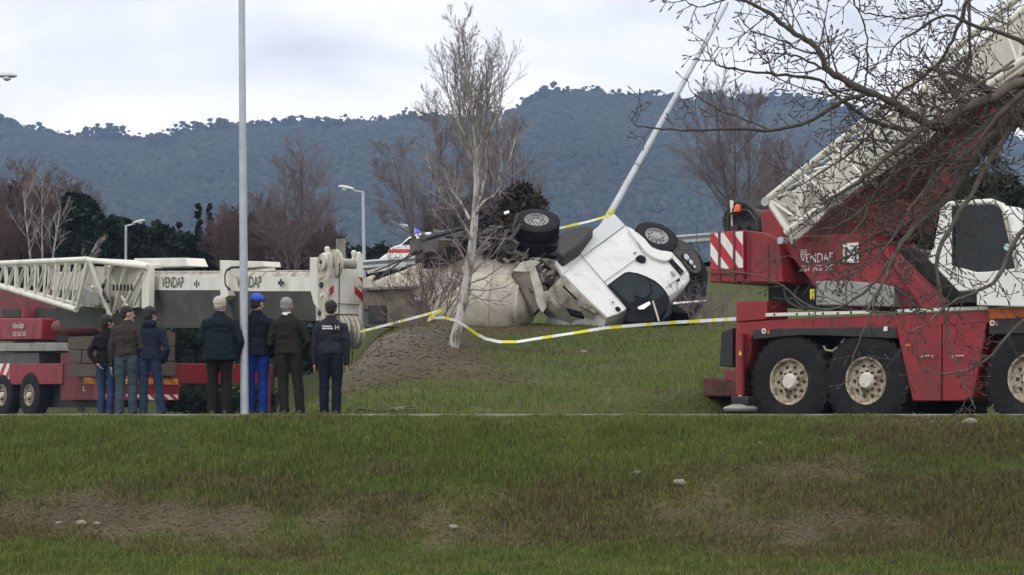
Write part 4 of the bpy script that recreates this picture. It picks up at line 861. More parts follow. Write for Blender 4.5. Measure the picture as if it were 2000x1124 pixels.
# front wheel, with the axle running under the cab
wheel_parts(tl, SP_.at(1283, 461, -.06), -S_, .55, .30, .29, RIMG, RIMG, holes=10, knobs=40, hubr=.5, hubout=.02)
rod('front_axle', SP_.at(1283, 459, .2), SP_.at(1283, 459, 2.0), .07, BLACK, tl, 10)
ts('mud_flap', [(1246, 440), (1262, 444), (1258, 462), (1244, 452)], DPL, .4, .05, .01)
# chassis behind the cab, tank and rear bogie
S2 = Vector((.04, -.58, .81)).normalized(); RP = Plane(P(1047, 430, 50.2), -S2)
def tr_(name, pts, m, thick, off=0., bevel=.01): return ts(name, pts, m, thick, off, bevel, RP)
for k, o_ in enumerate((0.0, .40)):
    wheel_parts(tl, RP.at(1048, 429) - S2 * o_, -S2, .56, .34, .29, RIMG, RIMG, holes=10, knobs=44, hubr=.45, hubout=-.10)
wheel_parts(tl, RP.at(1030, 455) - S2 * 1.35, -S2, .56, .34, .29, RIMG, RIMG, holes=10, knobs=44, hubr=.45, hubout=-.1)
rod('rear_axle', RP.at(1048, 430) - S2 * .3, RP.at(1048, 430) - S2 * 2.2, .14, BLACK, tl, 12)
tr_('chassis_rail', [(800, 470), (870, 452), (960, 446), (1085, 462), (1130, 456), (1130, 472), (1085, 480), (960, 470), (870, 476), (802, 494)], GREASE, .12, .45)
tr_('chassis_rail', [(810, 490), (880, 478), (970, 474), (1085, 486), (1110, 482), (1110, 494), (1085, 500), (960, 494), (880, 494), (812, 508)], GREASE, .12, .95)
tr_('fuel_tank', [(1090, 466), (1102, 449), (1146, 439), (1160, 443), (1132, 478), (1100, 500), (1088, 492)], BLACK, .6, .15, .05)
tr_('wheel_guard', [(828, 462), (850, 452), (906, 452), (925, 462), (900, 476), (850, 492), (826, 492)], BLACK, .5, .2, .04)
tr_('wheel_guard', [(940, 452), (960, 438), (1000, 448), (1010, 480), (985, 492), (945, 488)], BLACK, .5, .35, .04)
random.seed(12)
for k in range(30):
    px, py = random.uniform(810, 1010), 0; py = 474 + (px - 900) * -.03 + random.uniform(-20, 16); c = RP.at(px, py, random.uniform(-.05, .5)); a = Vector((random.uniform(-1, 1), random.uniform(-.4, .4), random.uniform(-.8, .8))).normalized(); b = a.cross(S2).normalized()
    mb = MB(); mb.box(c, (a, b, a.cross(b)), (random.uniform(.08, .30), random.uniform(.03, .09), random.uniform(.03, .12))); mb.build('chassis_part', random.choice([BLACK, GREASE, GREASE, MUDP, DARKP]), tl, bevel=.01)
for a, b, r_ in (((822, 470), (905, 446), .05), ((900, 470), (1005, 440), .04), ((1000, 455), (1010, 418), .03), ((996, 470), (1016, 440), .05), ((870, 462), (1000, 470), .05), ((740, 545), (812, 488), .022), ((733, 530), (805, 500), .02)):
    rod('brake_line' if r_ < .035 else 'cross_member', RP.at(*a, -.1), RP.at(*b, -.1), r_, GREASE, tl)
mb = MB(); mb.tube([RP.at(x, y, -.15) for x, y in ((1004, 425), (995, 440), (978, 448), (950, 444), (935, 436))], .016, 6); mb.build('brake_line', DPL, tl)
tr_('tail_lamp', [(984, 414), (994, 411), (995, 415), (986, 418)], SIGNW, .04, -.1, .004)
# drum
A_, B_ = P(722, 568, 51.0), P(1042, 592, 50.2); ax = (B_ - A_).normalized(); Ld = (B_ - A_).length
prof = [(0, .01), (0, .22), (.04, .27), (.12, .42), (.36, .86), (.50, 1.06), (.60, 1.16), (.70, 1.19), (.78, 1.14), (.86, .98), (.93, .76), (1.0, .45), (1.02, .01)]
mb = MB(); fine = []
for k in range(len(prof) - 1):
    for q in range(3): t = q / 3; fine.append(((prof[k][0] * (1 - t) + prof[k + 1][0] * t) * Ld, prof[k][1] * (1 - t) + prof[k + 1][1] * t))
fine.append((prof[-1][0] * Ld, prof[-1][1])); mb.lathe(A_, ax, fine, 56)
mb.v = [tuple(Vector(v) + (Vector(v) - A_ - ax * (Vector(v) - A_).dot(ax)).normalized() * (.018 * math.sin(v[0] * 7 + v[2] * 5) + .012 * math.sin(v[2] * 13 + v[0] * 3) * (1 if (Vector(v) - A_ - ax * (Vector(v) - A_).dot(ax)).length > .05 else 0))) if (Vector(v) - A_ - ax * (Vector(v) - A_).dot(ax)).length > .05 else v for v in mb.v]
mb.build('mixer_drum', DRUM, tl, smooth=50)
def rr_at(t):
    return float(np.interp(t, [p[0] for p in prof[1:-1]], [p[1] for p in prof[1:-1]]))
for t in (.52, .78, .93):
    mb = MB(); mb.lathe(A_ + ax * (t * Ld), ax, [(-.03, rr_at(t)), (-.03, rr_at(t) + .028), (.03, rr_at(t) + .028), (.03, rr_at(t))], 56, False); mb.build('drum_seam', DRUM, tl)
mb = MB(); a0 = ax.cross(UP).normalized(); b0 = ax.cross(a0); sp = []
for k in range(60):
    t = .12 + .4 * k / 59; an = 2.2 * k / 59 * math.pi + 1.0; sp.append(A_ + ax * (t * Ld) + (a0 * math.cos(an) + b0 * math.sin(an)) * (rr_at(t) + .004))
mb.tube(sp, .014, 5); mb.build('drum_seam', DRUM, tl)
mb = MB(); mb.lathe(A_ - ax * .02, ax, [(0, .18), (-.05, .34), (.10, .40), (.14, .36)], 28, False); mb.build('drum_mouth', TWD, tl)
DPn = Plane(P(800, 600, 49.9), Vector((0.1, 1, .0)))
def dp(name, pts, m, thick, off=0., bevel=.01): return ts(name, pts, m, thick, off, bevel, DPn)
dp('side_frame', [(709, 567), (790, 562), (876, 560), (884, 590), (880, 602), (800, 606), (709, 606)], MUDP, .35, .1, .02)
dp('side_frame', [(709, 606), (800, 606), (800, 640), (709, 640)], DARKP, .3, .14, .02); dp('tool_locker', [(756, 590), (840, 586), (872, 600), (868, 640), (756, 640)], MUDP, .35, -.05, .03)
dp('frame_lip', [(709, 562), (878, 556), (878, 561), (709, 568)], RUST, .3, .0, .01); dp('opening', [(719, 597), (753, 597), (753, 630), (719, 630)], BLACK, .05, .08, .0)
dp('hopper', [(709, 540), (722, 545), (730, 566), (709, 568)], TWD, .5, .2, .02); dp('chute', [(716, 529), (786, 513), (800, 514), (790, 521), (718, 535)], TW, .12, .3, .01)
# wrecked platform and guards between drum and cab
DQ = Plane(P(1040, 560, 49.6), Vector((-.25, .93, -.25)))
def dq(name, pts, m, thick, off=0., bevel=.01): return ts(name, pts, m, thick, off, bevel, DQ)
dq('platform', [(1000, 532), (1032, 530), (1058, 598), (1044, 612)], MUDP, .25, .0, .02)
dq('platform', [(1002, 531), (1020, 512), (1062, 504), (1078, 508), (1096, 544), (1062, 584), (1056, 606), (1040, 580), (1028, 545)], BLACK, .7, .25, .02)
dq('platform', [(1002, 530), (1018, 512), (1046, 507), (1056, 512), (1034, 532)], TWD, .10, .02, .01); dq('platform', [(1034, 532), (1046, 522), (1060, 560), (1068, 600), (1060, 612), (1050, 596)], TWD, .12, -.02, .01)
dq('bent_guard', [(1058, 505), (1074, 505), (1088, 520), (1100, 545), (1094, 548), (1080, 526), (1062, 512)], RUST, .12, .05, .01)
random.seed(8)
for k in range(46):
    px = random.uniform(1012, 1092); py = 545 + (px - 1050) * .55 + random.uniform(-32, 26); c = DQ.at(px, py, random.uniform(.0, .3)); a = Vector((random.uniform(-1, 1), random.uniform(-.5, .5), random.uniform(-1, 1))).normalized(); b = a.cross(DQ.n).normalized()
    mb = MB(); mb.box(c, (a, b, a.cross(b)), (random.uniform(.05, .24), random.uniform(.012, .07), random.uniform(.012, .05))); mb.build('bent_panel', random.choice([RUST, RUST, TWD, MUDP, DARKP, GREASE]), tl, bevel=.005)
for k in range(18):
    px = random.uniform(940, 1060); py = 500 + random.uniform(-14, 12) + (px - 940) * .06; c = DQ.at(px, py, random.uniform(.0, .4)); a = Vector((random.uniform(-1, 1), random.uniform(-.5, .5), random.uniform(-.6, .6))).normalized(); b = a.cross(DQ.n).normalized()
    mb = MB(); mb.box(c, (a, b, a.cross(b)), (random.uniform(.06, .22), random.uniform(.012, .05), random.uniform(.012, .05))); mb.build('bent_panel', random.choice([RUST, TWD, MUDP, GREASE]), tl, bevel=.005)

# ================================================================== emergency car on the raised road
ca = yawplane(830, 70.0, 12); cr_ = thing('emergency_car', ca.at(830, 520), 'white emergency car with red side stripe and lit blue beacon behind the drum', 'car')
CWH = mat('car_white', (.78, .78, .76), .3, vary=.03, dirt=(.4, .38, .34), dirt_amt=.08, coat=.5)
prof_ = smooth_poly([(757, 516), (757, 494), (766, 483), (782, 478), (797, 465), (814, 457), (850, 453), (900, 453), (935, 457), (958, 474), (990, 482), (1003, 494), (1004, 516)], 2)
mb = MB(); A0 = [ca.at(x, y, .06) for x, y in prof_]; A1 = [ca.at(x, y, 0) * .985 + ca.at(880, 500, 0) * .015 for x, y in prof_]
cc = ca.at(880, 505); A1 = [ca.at(x, y) + (cc - ca.at(x, y)) * .03 for x, y in prof_]
mb.loft([[p + ca.n * 1.6 for p in A0], A0, A1]); mb.build('body', CWH, cr_, smooth=40)
def cs(name, pts, m, thick=.03, off=-.01): mb = MB(); mb.prism([ca.at(x, y, off) for x, y in pts], ca.n * thick); return mb.build(name, m, cr_, smooth=0)
cs('side_window', [(784, 479), (798, 467), (812, 461), (815, 478)], GLASS); cs('side_window', [(820, 460), (862, 458), (864, 477), (819, 478)], GLASS); cs('side_window', [(868, 458), (920, 460), (938, 477), (869, 477)], GLASS)
ORR = mat('red_orange_stripe', (.55, .06, .03), .4); cs('stripe', [(758, 487), (1000, 487), (1003, 494), (758, 494)], ORR, .02)
mb = MB(); 
for px in (776, 968):
    cs('wheel_arch', smooth_poly([(px - 13, 517), (px - 10, 506), (px, 502), (px + 10, 506), (px + 13, 517)], 2), BLACK, .1, -.012)
    wheel_parts(cr_, ca.at(px, 516, .0), ca.n, .31, .2, .2, RIMG, RIMG, holes=5, knobs=20)
lb = MB(); lb.prism([ca.at(x, y, .3) for x, y in ((806, 456), (826, 455), (826, 452), (806, 453))], ca.n * .9); lb.build('light_bar', GREYM, cr_)
BLUE = bpy.data.materials.new('blue_beacon'); BLUE.use_nodes = True; bb = BLUE.node_tree.nodes['Principled BSDF']; bb.inputs['Base Color'].default_value = (.03, .06, .8, 1); bb.inputs['Emission Color'].default_value = (.10, .16, 1, 1); bb.inputs['Emission Strength'].default_value = 2.2
mb = MB(); mb.lathe(ca.at(815, 454, .35), UP, [(0, .10), (.06, .10), (.11, .07), (.13, .01)], 14); mb.build('beacon', BLUE, cr_)
mb = MB(); mb.lathe(ca.at(865, 454, .8), UP, [(0, .09), (.04, .09), (.08, .01)], 14); mb.build('beacon', BLUE, cr_)

# ================================================================== crash barrier along the raised road
gx = [-5.4 + k * 2.0 for k in range(14)]; gb = thing('crash_barrier', (0, 66.9, 4.5), 'grey steel crash barrier along the raised road behind the lorry', 'barrier')
def gz(x): return 4.5 + .08 * x
mb = MB(); pr = [(-.16, 0), (-.10, .05), (-.05, .0), (0, -.03), (.05, 0), (.10, .05), (.16, 0)]
rings = [[Vector((x, 66.9 - b, gz(x) + .78 + a)) for a, b in pr] + [Vector((x, 66.92 - b, gz(x) + .78 + a)) for a, b in pr[::-1]] for x in (-5.6, 22)]
mb.loft(rings); mb.build('rail_beam', STEEL, gb)
for x in gx: mb = MB(); mb.box((x, 67.0, gz(x) + .4), (XA, YA, UP), (.05, .04, .5)); mb.build('post', STEEL, gb)

# ================================================================== lamps and poles
LSH = mat('lamp_shell', (.5, .52, .53), .4, vary=.08)
LENS = mat('lamp_bowl', (.72, .74, .74), .2, vary=.05)
def lamp(base, top, arm_to, r0, r1, label, hs=1.0, arm_r=.035, base_plate=False, group='street lamps'):
    base, top, arm_to = Vector(base), Vector(top), Vector(arm_to)
    t = thing('street_lamp', base, label, 'street lamp', group)
    mb = MB(); mb.tube([base, base + (top - base) * .3, base + (top - base) * .7, top], [r0, r0 * .85 + r1 * .15, r0 * .3 + r1 * .7, r1], 16); mb.build('pole', STEEL, t)
    d = (arm_to - top); rod('arm', top + Vector((0, 0, -.04)), top + d * .75 + Vector((0, 0, -.04)), arm_r, STEEL, t, 8); d.normalize(); u_ = UP - d * UP.dot(d); u_.normalize(); v_ = d.cross(u_)
    c = arm_to; rings = []
    for s_, wv, hh_ in ((-.30, .06, .04), (-.2, .10, .08), (0, .13, .10), (.2, .13, .09), (.3, .07, .05)): rings.append([c + d * s_ * hs + (v_ * math.cos(q * math.pi / 6) * wv + u_ * math.sin(q * math.pi / 6) * hh_ * (1 if q <= 6 else .4)) * hs for q in range(12)])
    mb = MB(); mb.loft(rings); mb.build('lamp_head', LSH, t); mb = MB(); mb.lathe(c + d * .06 * hs - u_ * .02 * hs, -u_, [(0, .11 * hs), (.06 * hs, .10 * hs), (.10 * hs, .05 * hs), (.11 * hs, .001)], 14); mb.build('lamp_bowl', LENS, t)
    if base_plate: mb = MB(); mb.box(base + Vector((0, 0, .015)), (XA, YA, UP), (.15, .15, .015)); mb.build('base_plate', STEEL, t, bevel=.005)
    return t
b = P(478, 812, 29.75); lamp((b.x, 29.75, .0), P(471, -160, 29.75), P(471, -160, 29.75) + Vector((-1.3, .2, .1)), .062, .045, 'tall grey pole on the footpath beside the man in the blue cap', base_plate=True)
lamp((P(-75, 800, 46).x, 46, -.1), P(-75, 148, 46), P(9, 149, 46), .08, .05, 'street lamp reaching in at the left edge, only its pale head showing', .9)
lamp((P(246, 600, 82).x, 82, .3), P(246, 440, 82), P(271, 434, 82), .07, .05, 'street lamp whose head points right in front of the dark evergreens', .85)
lamp((P(712, 600, 72).x, 72, 4.0), P(709, 374, 72), P(676, 368, 72), .07, .05, 'slim street lamp with head turned left, between boom tip and emergency car', .95)
lamp((P(822, 600, 98).x, 98, 4.4), P(822, 449, 98), P(791, 442, 98), .07, .05, 'small distant street lamp head just above the emergency car', .9)
lamp((P(977, 600, 69).x, 69, 4.6), P(977, 207, 69), P(941, 211, 69), .075, .055, 'tall street lamp standing right behind the birch tree', .95)
lt = thing('leaning_pole', P(1150, 500, 52.5), 'bare grey lamp pole knocked over and leaning to the right above the cab', 'pole')
mb = MB(); a, b = P(1160, 476, 52.5), P(1418, 12, 55.5); mb.tube([a, a + (b - a) * .5, b], [.105, .08, .05], 18); mb.build('shaft', STEEL, lt)
mb = MB(); mb.tube([b, b + (b - a).normalized() * .12], [.03, .03], 10); mb.build('spigot', GREYM, lt); mb = MB(); c = a + (b - a) * .31; mb.lathe(c, b - a, [(0, .10), (0, .106), (.05, .106), (.05, .10)], 18, False); mb.build('collar', GREYM, lt)
# ================================================================== warning tapes
def tape(name, pts, label, width=.075, twist=0., seed=0):
    g = random.Random(seed); P3 = []
    for i in range(len(pts) - 1):
        for q in range(6): t = q / 6; P3.append(pts[i].lerp(pts[i + 1], t))
    P3.append(pts[-1]); mb = MB(); dist = 0; prev = None; rows = []
    for i, p in enumerate(P3):
        if i: dist += (p - P3[i - 1]).length
        d = (P3[min(i + 1, len(P3) - 1)] - P3[max(i - 1, 0)]).normalized(); tw = twist * math.sin(dist * 1.1 + seed) + .15 * math.sin(dist * 4.1); b_ = (UP * math.cos(tw) + YA * math.sin(tw)); b_ = (b_ - d * b_.dot(d)).normalized(); rows.append((p - b_ * width / 2, p + b_ * width / 2, dist, d.cross(b_)))
    for i in range(len(rows) - 1):
        a, b, ds, n_ = rows[i]; c, e, _, n2_ = rows[i + 1]; mb.use(YEL if (ds % .82) < .30 else WHP); mb.add([a, c, e, b, a + n_ * .002, c + n2_ * .002, e + n2_ * .002, b + n_ * .002], [(0, 1, 2, 3), (7, 6, 5, 4), (0, 4, 5, 1), (3, 2, 6, 7)])
    return mb.build(name, None, None, smooth=0, label=label, cat='tape', base=pts[0])
tape('warning_tape', [P(x, y, Y) for x, y, Y in ((1192, 421, 52.0), (1150, 433, 52), (1093, 446, 52), (1040, 462, 52), (985, 473, 52), (945, 482, 52))], 'yellow and white tape stretched from the leaning pole down behind the upturned wheels', .058, .2, 1)
tape('warning_tape', [P(x, y, Y) for x, y, Y in ((704, 648, 49), (740, 639, 47.5), (790, 626, 45.5), (835, 614, 43.5), (862, 606, 42.5))], 'straight yellow and white tape running from the boom head towards the birch', .058, .15, 2)
tape('warning_tape', [P(x, y, Y) for x, y, Y in ((862, 606, 42.5), (840, 620, 42.3), (836, 626, 42), (846, 621, 41.5), (868, 621, 41), (890, 626, 40.6), (910, 638, 40.5), (930, 652, 40.5), (948, 662, 40.5), (975, 668, 40.3), (1010, 668, 40.2), (1060, 660, 40), (1120, 651, 39.5), (1180, 641, 39), (1250, 635, 38.5), (1320, 630, 37.5), (1390, 626, 36), (1438, 623, 34.5))], 'long sagging yellow and white tape from the birch to the red crane', .058, .5, 3)
kn = MB(); kn.use(YEL)
for k in range(6): kn.tube([P(1193, 417, 51.9) + Vector((random.uniform(-.12, .12), random.uniform(-.12, .02), random.uniform(-.10, .12))), P(1193, 417, 51.9), P(1193, 417, 51.9) + Vector((random.uniform(-.15, .15), random.uniform(-.12, .02), random.uniform(-.14, .10)))], [.015, .035, .012], 5)
kn.build('tape_knot', None, None, label='bundled yellow tape knotted round the foot of the leaning pole', cat='tape', base=P(1193, 417, 52))
# concrete pillar behind the boom head
a, b = P(657, 468, 57), P(675, 468, 57); mb = MB(); mb.box(((a.x + b.x) / 2, 57, (a.z - .2) / 2), (XA, YA, UP), ((b.x - a.x) / 2, .13, (a.z + .2) / 2)); mb.build('concrete_pillar', M_conc, None, bevel=.02, label='rough grey concrete pillar rising behind the boom head', cat='pillar', base=((a.x + b.x) / 2, 57, -.2))
# ================================================================== people
def ell_loft(mb, rows, k=16):
    """rows: (centre, half width vector, half depth vector) -> capped tube"""
    rings = []
    for c, a, b in rows: rings.append([Vector(c) + Vector(a) * math.cos(2 * math.pi * j / k) + Vector(b) * math.sin(2 * math.pi * j / k) for j in range(k)])
    mb.loft(rings)
def limb(mb, pts, rad, k=12):
    # rounded ends keep the joints smooth after remeshing
    mb.tube(pts, rad, k)
    for p, r in ((pts[0], rad[0]), (pts[-1], rad[-1])): ball(mb, p, (r, r, r))
def ball(mb, c, r, k=12, M=None):
    c = Vector(c); rings = []
    for i in range(k // 2 + 1):
        a = math.pi * i / (k // 2); rr = max(math.sin(a), .02); ring = []
        for j in range(k):
            p = Vector((r[0] * rr * math.cos(2 * math.pi * j / k), r[1] * rr * math.sin(2 * math.pi * j / k), -r[2] * math.cos(a)))
            ring.append(c + (M @ p if M is not None else p))
        rings.append(ring)
    mb.loft(rings)
def remesh(mb, name, m, parent, M, vox=.013, it=4, disp=0.0, dscale=6.0, seed=0, label=None, foldz=2.0):
    """union of the closed shapes in mb as one smooth continuous mesh, moved by M"""
    me = bpy.data.meshes.new(name); me.from_pydata(mb.v, [], mb.f); me.update()
    bm = bmesh.new(); bm.from_mesh(me); bmesh.ops.recalc_face_normals(bm, faces=bm.faces); bm.to_mesh(me); bm.free()
    o = bpy.data.objects.new(name, me); COL.objects.link(o)
    r = o.modifiers.new('r', 'REMESH'); r.mode = 'VOXEL'; r.voxel_size = vox
    s = o.modifiers.new('s', 'SMOOTH'); s.factor = .5; s.iterations = it
    dg = bpy.context.evaluated_depsgraph_get(); out = bpy.data.meshes.new_from_object(o.evaluated_get(dg)); bpy.data.objects.remove(o); bpy.data.meshes.remove(me)
    if disp > 0:
        n = len(out.vertices); co = np.zeros(n * 3); out.vertices.foreach_get('co', co); co = co.reshape(-1, 3); no = np.zeros(n * 3); out.vertices.foreach_get('normal', no); no = no.reshape(-1, 3)
        f = nz2(co[:, 0] * dscale + co[:, 1] * dscale * .7, co[:, 2] * dscale * foldz + co[:, 1] * 2, seed, 3, 1.0); f = np.abs(f) * 1.6 - .6
        out.vertices.foreach_set('co', (co + no * (f * disp)[:, None]).ravel()); out.update()
    out.transform(M); out.materials.clear(); out.materials.append(m); out.polygons.foreach_set('use_smooth', [True] * len(out.polygons)); out.name = name
    return link(name, out, parent, label=label)
SKIN = mat('skin', (.42, .26, .19), .6, vary=.08, scale=15, spec=.3)
def cloth(name, c, sc=25): return mat(name, c, .9, vary=.22, scale=sc, bump=.3, bscale=60, spec=.15)
SHOE = mat('dark_shoe', (.03, .027, .025), .6, vary=.3); SOLE = mat('pale_sole', (.6, .6, .58), .7, vary=.1)
def person(px, Y, top_py, label, yaw=0., head_yaw=0., H0=1.72, sw=.215, coat_c=None, trouser=None, hair=None, hair_kind='short', long_coat=False, belly=1.0, stance=.11, lean=0., arms=('down', 'down'), shoe_sole=False, hood=False, cap=None, collar=None, slim=1.0, feet_z=.012, leg_sp=None, tilt=0., hem=None, cuffs=True):
    base = Vector((P(px, 800, Y).x, Y, feet_z)); top = P(px, top_py, Y).z; S = (top - feet_z) / H0
    t = thing('person', base, label, 'person', 'onlookers on the footpath')
    M = Matrix.Translation(base) @ Matrix.Rotation(yaw, 4, 'Z') @ Matrix.Scale(S, 4) @ Matrix.Rotation(tilt, 4, 'Y')
    L_ = leg_sp or ((-stance, 0), (stance, 0))           # foot offsets (x, y)
    hip = .90; sh = 1.40; sx = lean
    # --- trousers
    tr = MB(); cx = lambda z: sx * max(0, (z - hip)) / .6
    for s_, (fx, fy) in ((-1, L_[0]), (1, L_[1])):
        hx_ = s_ * .095; kx = lerp(hx_, fx, .52); ky = lerp(0, fy, .5) + .02
        ell_loft(tr, [((hx_ * .9, 0, .95), (.11 * slim, 0, 0), (0, .125, 0)), ((hx_, .0, .82), (.103 * slim, 0, 0), (0, .118, 0)), ((lerp(hx_, kx, .55), ky * .5, .65), (.090 * slim, 0, 0), (0, .098, 0)), ((kx, ky, .49), (.078 * slim, 0, 0), (0, .082, 0)), ((lerp(kx, fx, .5), lerp(ky, fy, .5) - .01, .29), (.076 * slim, 0, 0), (0, .083, 0)), ((fx, fy, .10), (.073 * slim, 0, 0), (0, .083, 0)), ((fx, fy + .01, .055), (.078 * slim, 0, 0), (0, .092, 0))])
    ell_loft(tr, [((0, .0, .86), (.16, 0, 0), (0, .115, 0)), ((0, -.005, .93), (.178 * slim, 0, 0), (0, .132 * belly, 0)), ((0, 0, 1.02), (.168, 0, 0), (0, .118 * belly, 0)), ((0, 0, 1.06), (.16, 0, 0), (0, .11 * belly, 0))])
    remesh(tr, 'trousers', trouser, t, M, .012, 3, .009, 4.2, px % 97, foldz=1.9)
    # --- torso garment with sleeves
    hz_ = hem if hem is not None else (.80 if long_coat else .93); jk = MB(); w_ = sw
    ell_loft(jk, [((cx(hz_), 0, hz_), ((.196 if hz_ > .92 else .208) * belly, 0, 0), (0, (.145 if hz_ > .92 else .162) * belly, 0)), ((cx(.98), -.005, .99), (.192 * belly, 0, 0), (0, .150 * belly, 0)), ((cx(1.1), 0, 1.10), (.178 * belly, 0, 0), (0, .130 * belly, 0)), ((cx(1.25), -.01, 1.25), (.195, 0, 0), (0, .132, 0)), ((cx(1.34), -.015, 1.335), (w_ * .95, 0, 0), (0, .122, 0)), ((cx(1.39), -.012, 1.395), (w_ * .74, 0, 0), (0, .105, 0)), ((cx(1.44), -.005, 1.445), (w_ * .47, 0, 0), (0, .085, 0)), ((cx(1.48), .0, 1.49), (.070, 0, 0), (0, .072, 0))], 20)
    if not hood and collar is None: ell_loft(jk, [((cx(1.46), 0, 1.44), (.075, 0, 0), (0, .075, 0)), ((cx(1.5), .008, 1.51), (.066, 0, 0), (0, .068, 0))])
    if hood: ball(jk, (cx(1.45), -.07, 1.455), (.125, .085, .075)); ell_loft(jk, [((cx(1.46), 0, 1.43), (.10, 0, 0), (0, .09, 0)), ((cx(1.5), .01, 1.51), (.082, 0, 0), (0, .08, 0))])
    hands = []
    for s_, mode in ((-1, arms[0]), (1, arms[1])):
        sp_ = Vector((cx(1.38) + s_ * (w_ - .035), -.01, 1.335))
        if mode == 'down': el = sp_ + Vector((s_ * .055, -.02, -.29)); wr = el + Vector((s_ * -.005, .05, -.25)); hd = Vector((0, .10, -1))
        elif mode == 'front': el = sp_ + Vector((s_ * .06, -.02, -.28)); wr = el + Vector((s_ * -.10, .21, -.02)); hd = Vector((-s_ * .6, .8, 0))
        elif mode == 'pocket': el = sp_ + Vector((s_ * .10, -.05, -.27)); wr = el + Vector((s_ * -.08, .09, -.20)); hd = Vector((-s_ * .3, .4, -1))
        elif mode == 'back': el = sp_ + Vector((s_ * .11, -.09, -.26)); wr = el + Vector((s_ * -.13, -.05, -.17)); hd = Vector((-s_ * .7, -.1, -.7))
        elif mode == 'akimbo': el = sp_ + Vector((s_ * .14, -.03, -.25)); wr = el + Vector((s_ * -.10, .12, -.14)); hd = Vector((-s_ * .8, .5, -.3))
        limb(jk, [sp_, sp_.lerp(el, .5), el, el.lerp(wr, .5), wr], [.062, .062, .055, .052, .043]); hands.append((s_, wr, hd.normalized(), el))
    if long_coat: pass
    remesh(jk, 'jacket', coat_c, t, M, .012, 3, .013, 4.5, px % 89, foldz=2.2)
    if collar is not None:
        cl = MB(); ell_loft(cl, [((cx(1.46), .0, 1.45), (.078, 0, 0), (0, .078, 0)), ((cx(1.5), .0, 1.50), (.070, 0, 0), (0, .070, 0)), ((cx(1.5), .0, 1.505), (.060, 0, 0), (0, .060, 0))]); remesh(cl, 'shirt_collar', collar, t, M, .008, 2)
    # --- the body: head, neck, inner torso, arms, hands with fingers, legs; one continuous mesh
    bd = MB(); hc = Vector((cx(1.6) * 1.05, .012, 1.598)); HM = Matrix.Rotation(head_yaw, 3, 'Z') * 1.10
    def hp(x, y, z): return hc + HM @ Vector((x, y, z))
    ball(bd, hc + Vector((0, 0, .015)), (.073, .092, .088), 16, HM); ball(bd, hp(0, .028, -.045), (.056, .062, .07), 14, HM)
    ell_loft(bd, [((cx(1.4), -.005, 1.37), (.065, 0, 0), (0, .06, 0)), ((cx(1.48), 0, 1.47), (.055, 0, 0), (0, .058, 0)), ((hc.x, hc.y, 1.57), (.05, 0, 0), (0, .055, 0))])
    ball(bd, hp(0, .098, -.012), (.013, .022, .022), 8, HM); ball(bd, hp(0, .088, -.055), (.026, .014, .010), 8, HM); ball(bd, hp(0, .082, -.092), (.024, .022, .018), 8, HM)
    ball(bd, hp(0, .082, .028), (.05, .014, .010), 8, HM)
    for s_ in (-1, 1): ball(bd, hp(s_ * .075, -.005, -.005), (.011, .022, .034), 8, HM); ball(bd, hp(s_ * .03, .078, -.03), (.022, .016, .02), 8, HM)
    ell_loft(bd, [((0, 0, .9), (.14, 0, 0), (0, .09, 0)), ((cx(1.1), 0, 1.1), (.13, 0, 0), (0, .09, 0)), ((cx(1.3), -.01, 1.29), (.14, 0, 0), (0, .08, 0)), ((cx(1.4), -.005, 1.39), (.08, 0, 0), (0, .06, 0))])
    for s_, (fx, fy) in ((-1, L_[0]), (1, L_[1])):
        limb(bd, [(s_ * .09, 0, .9), (lerp(s_ * .09, fx, .5), fy * .5 + .02, .48), (fx, fy, .09)], [.075, .05, .038])
    for s_, wr, hd, el in hands:
        sp_ = Vector((cx(1.38) + s_ * (w_ - .045), -.01, 1.31)); limb(bd, [sp_, el, wr, wr + hd * .03], [.036, .034, .026, .026])
        side = hd.cross(Vector((s_, 0, 0)));
        if side.length < .1: side = hd.cross(Vector((0, 0, 1)))
        side.normalize(); nrm = hd.cross(side).normalized(); pc_ = wr + hd * .075
        ell_loft(bd, [(wr + hd * .02, side * .026, nrm * .020), (pc_, side * .040, nrm * .015), (wr + hd * .115, side * .040, nrm * .013)], 10)
        for q, (o_, ln_) in enumerate(((-.030, .066), (-.010, .078), (.011, .074), (.031, .058))):
            r0 = wr + hd * .105 + side * o_; kn_ = r0 + hd * ln_ * .5 + nrm * -s_ * .004; tip = kn_ + (hd * .85 + nrm * -s_ * .5).normalized() * ln_ * .5
            bd.tube([r0, kn_, tip], [.0085, .008, .0065], 7)
        th0 = wr + hd * .045 - side * .03; bd.tube([th0, th0 - side * .028 + hd * .025, th0 - side * .030 + hd * .06], [.012, .010, .008], 7)
    remesh(bd, 'body', SKIN, t, M, .0085, 2)
    em = MB()
    for s_ in (-1, 1):
        e = MB(); ball(e, hp(s_ * .030, .092, .005), (.012, .006, .008), 8, HM); e.v = [tuple(M @ Vector(v)) for v in e.v]; e.build('eye', mat('eye_dark', (.03, .02, .015), .3), t)
    # hair / cap
    if cap is None or True:
        hr = MB()
        if hair_kind == 'short': ball(hr, hc + HM @ Vector((0, -.016, .040)), (.084, .093, .086), 16, HM); ball(hr, hc + HM @ Vector((0, -.038, -.002)), (.071, .062, .072), 14, HM)
        elif hair_kind == 'full': ball(hr, hc + HM @ Vector((0, -.012, .042)), (.094, .104, .092), 16, HM); ball(hr, hc + HM @ Vector((0, -.045, -.015)), (.084, .070, .085), 14, HM); ball(hr, hc + HM @ Vector((0, .06, .075)), (.06, .045, .035), 10, HM)
        o = remesh(hr, 'hair', hair, t, M, .009, 2, .008, 26, 3 + px % 7, foldz=.9)
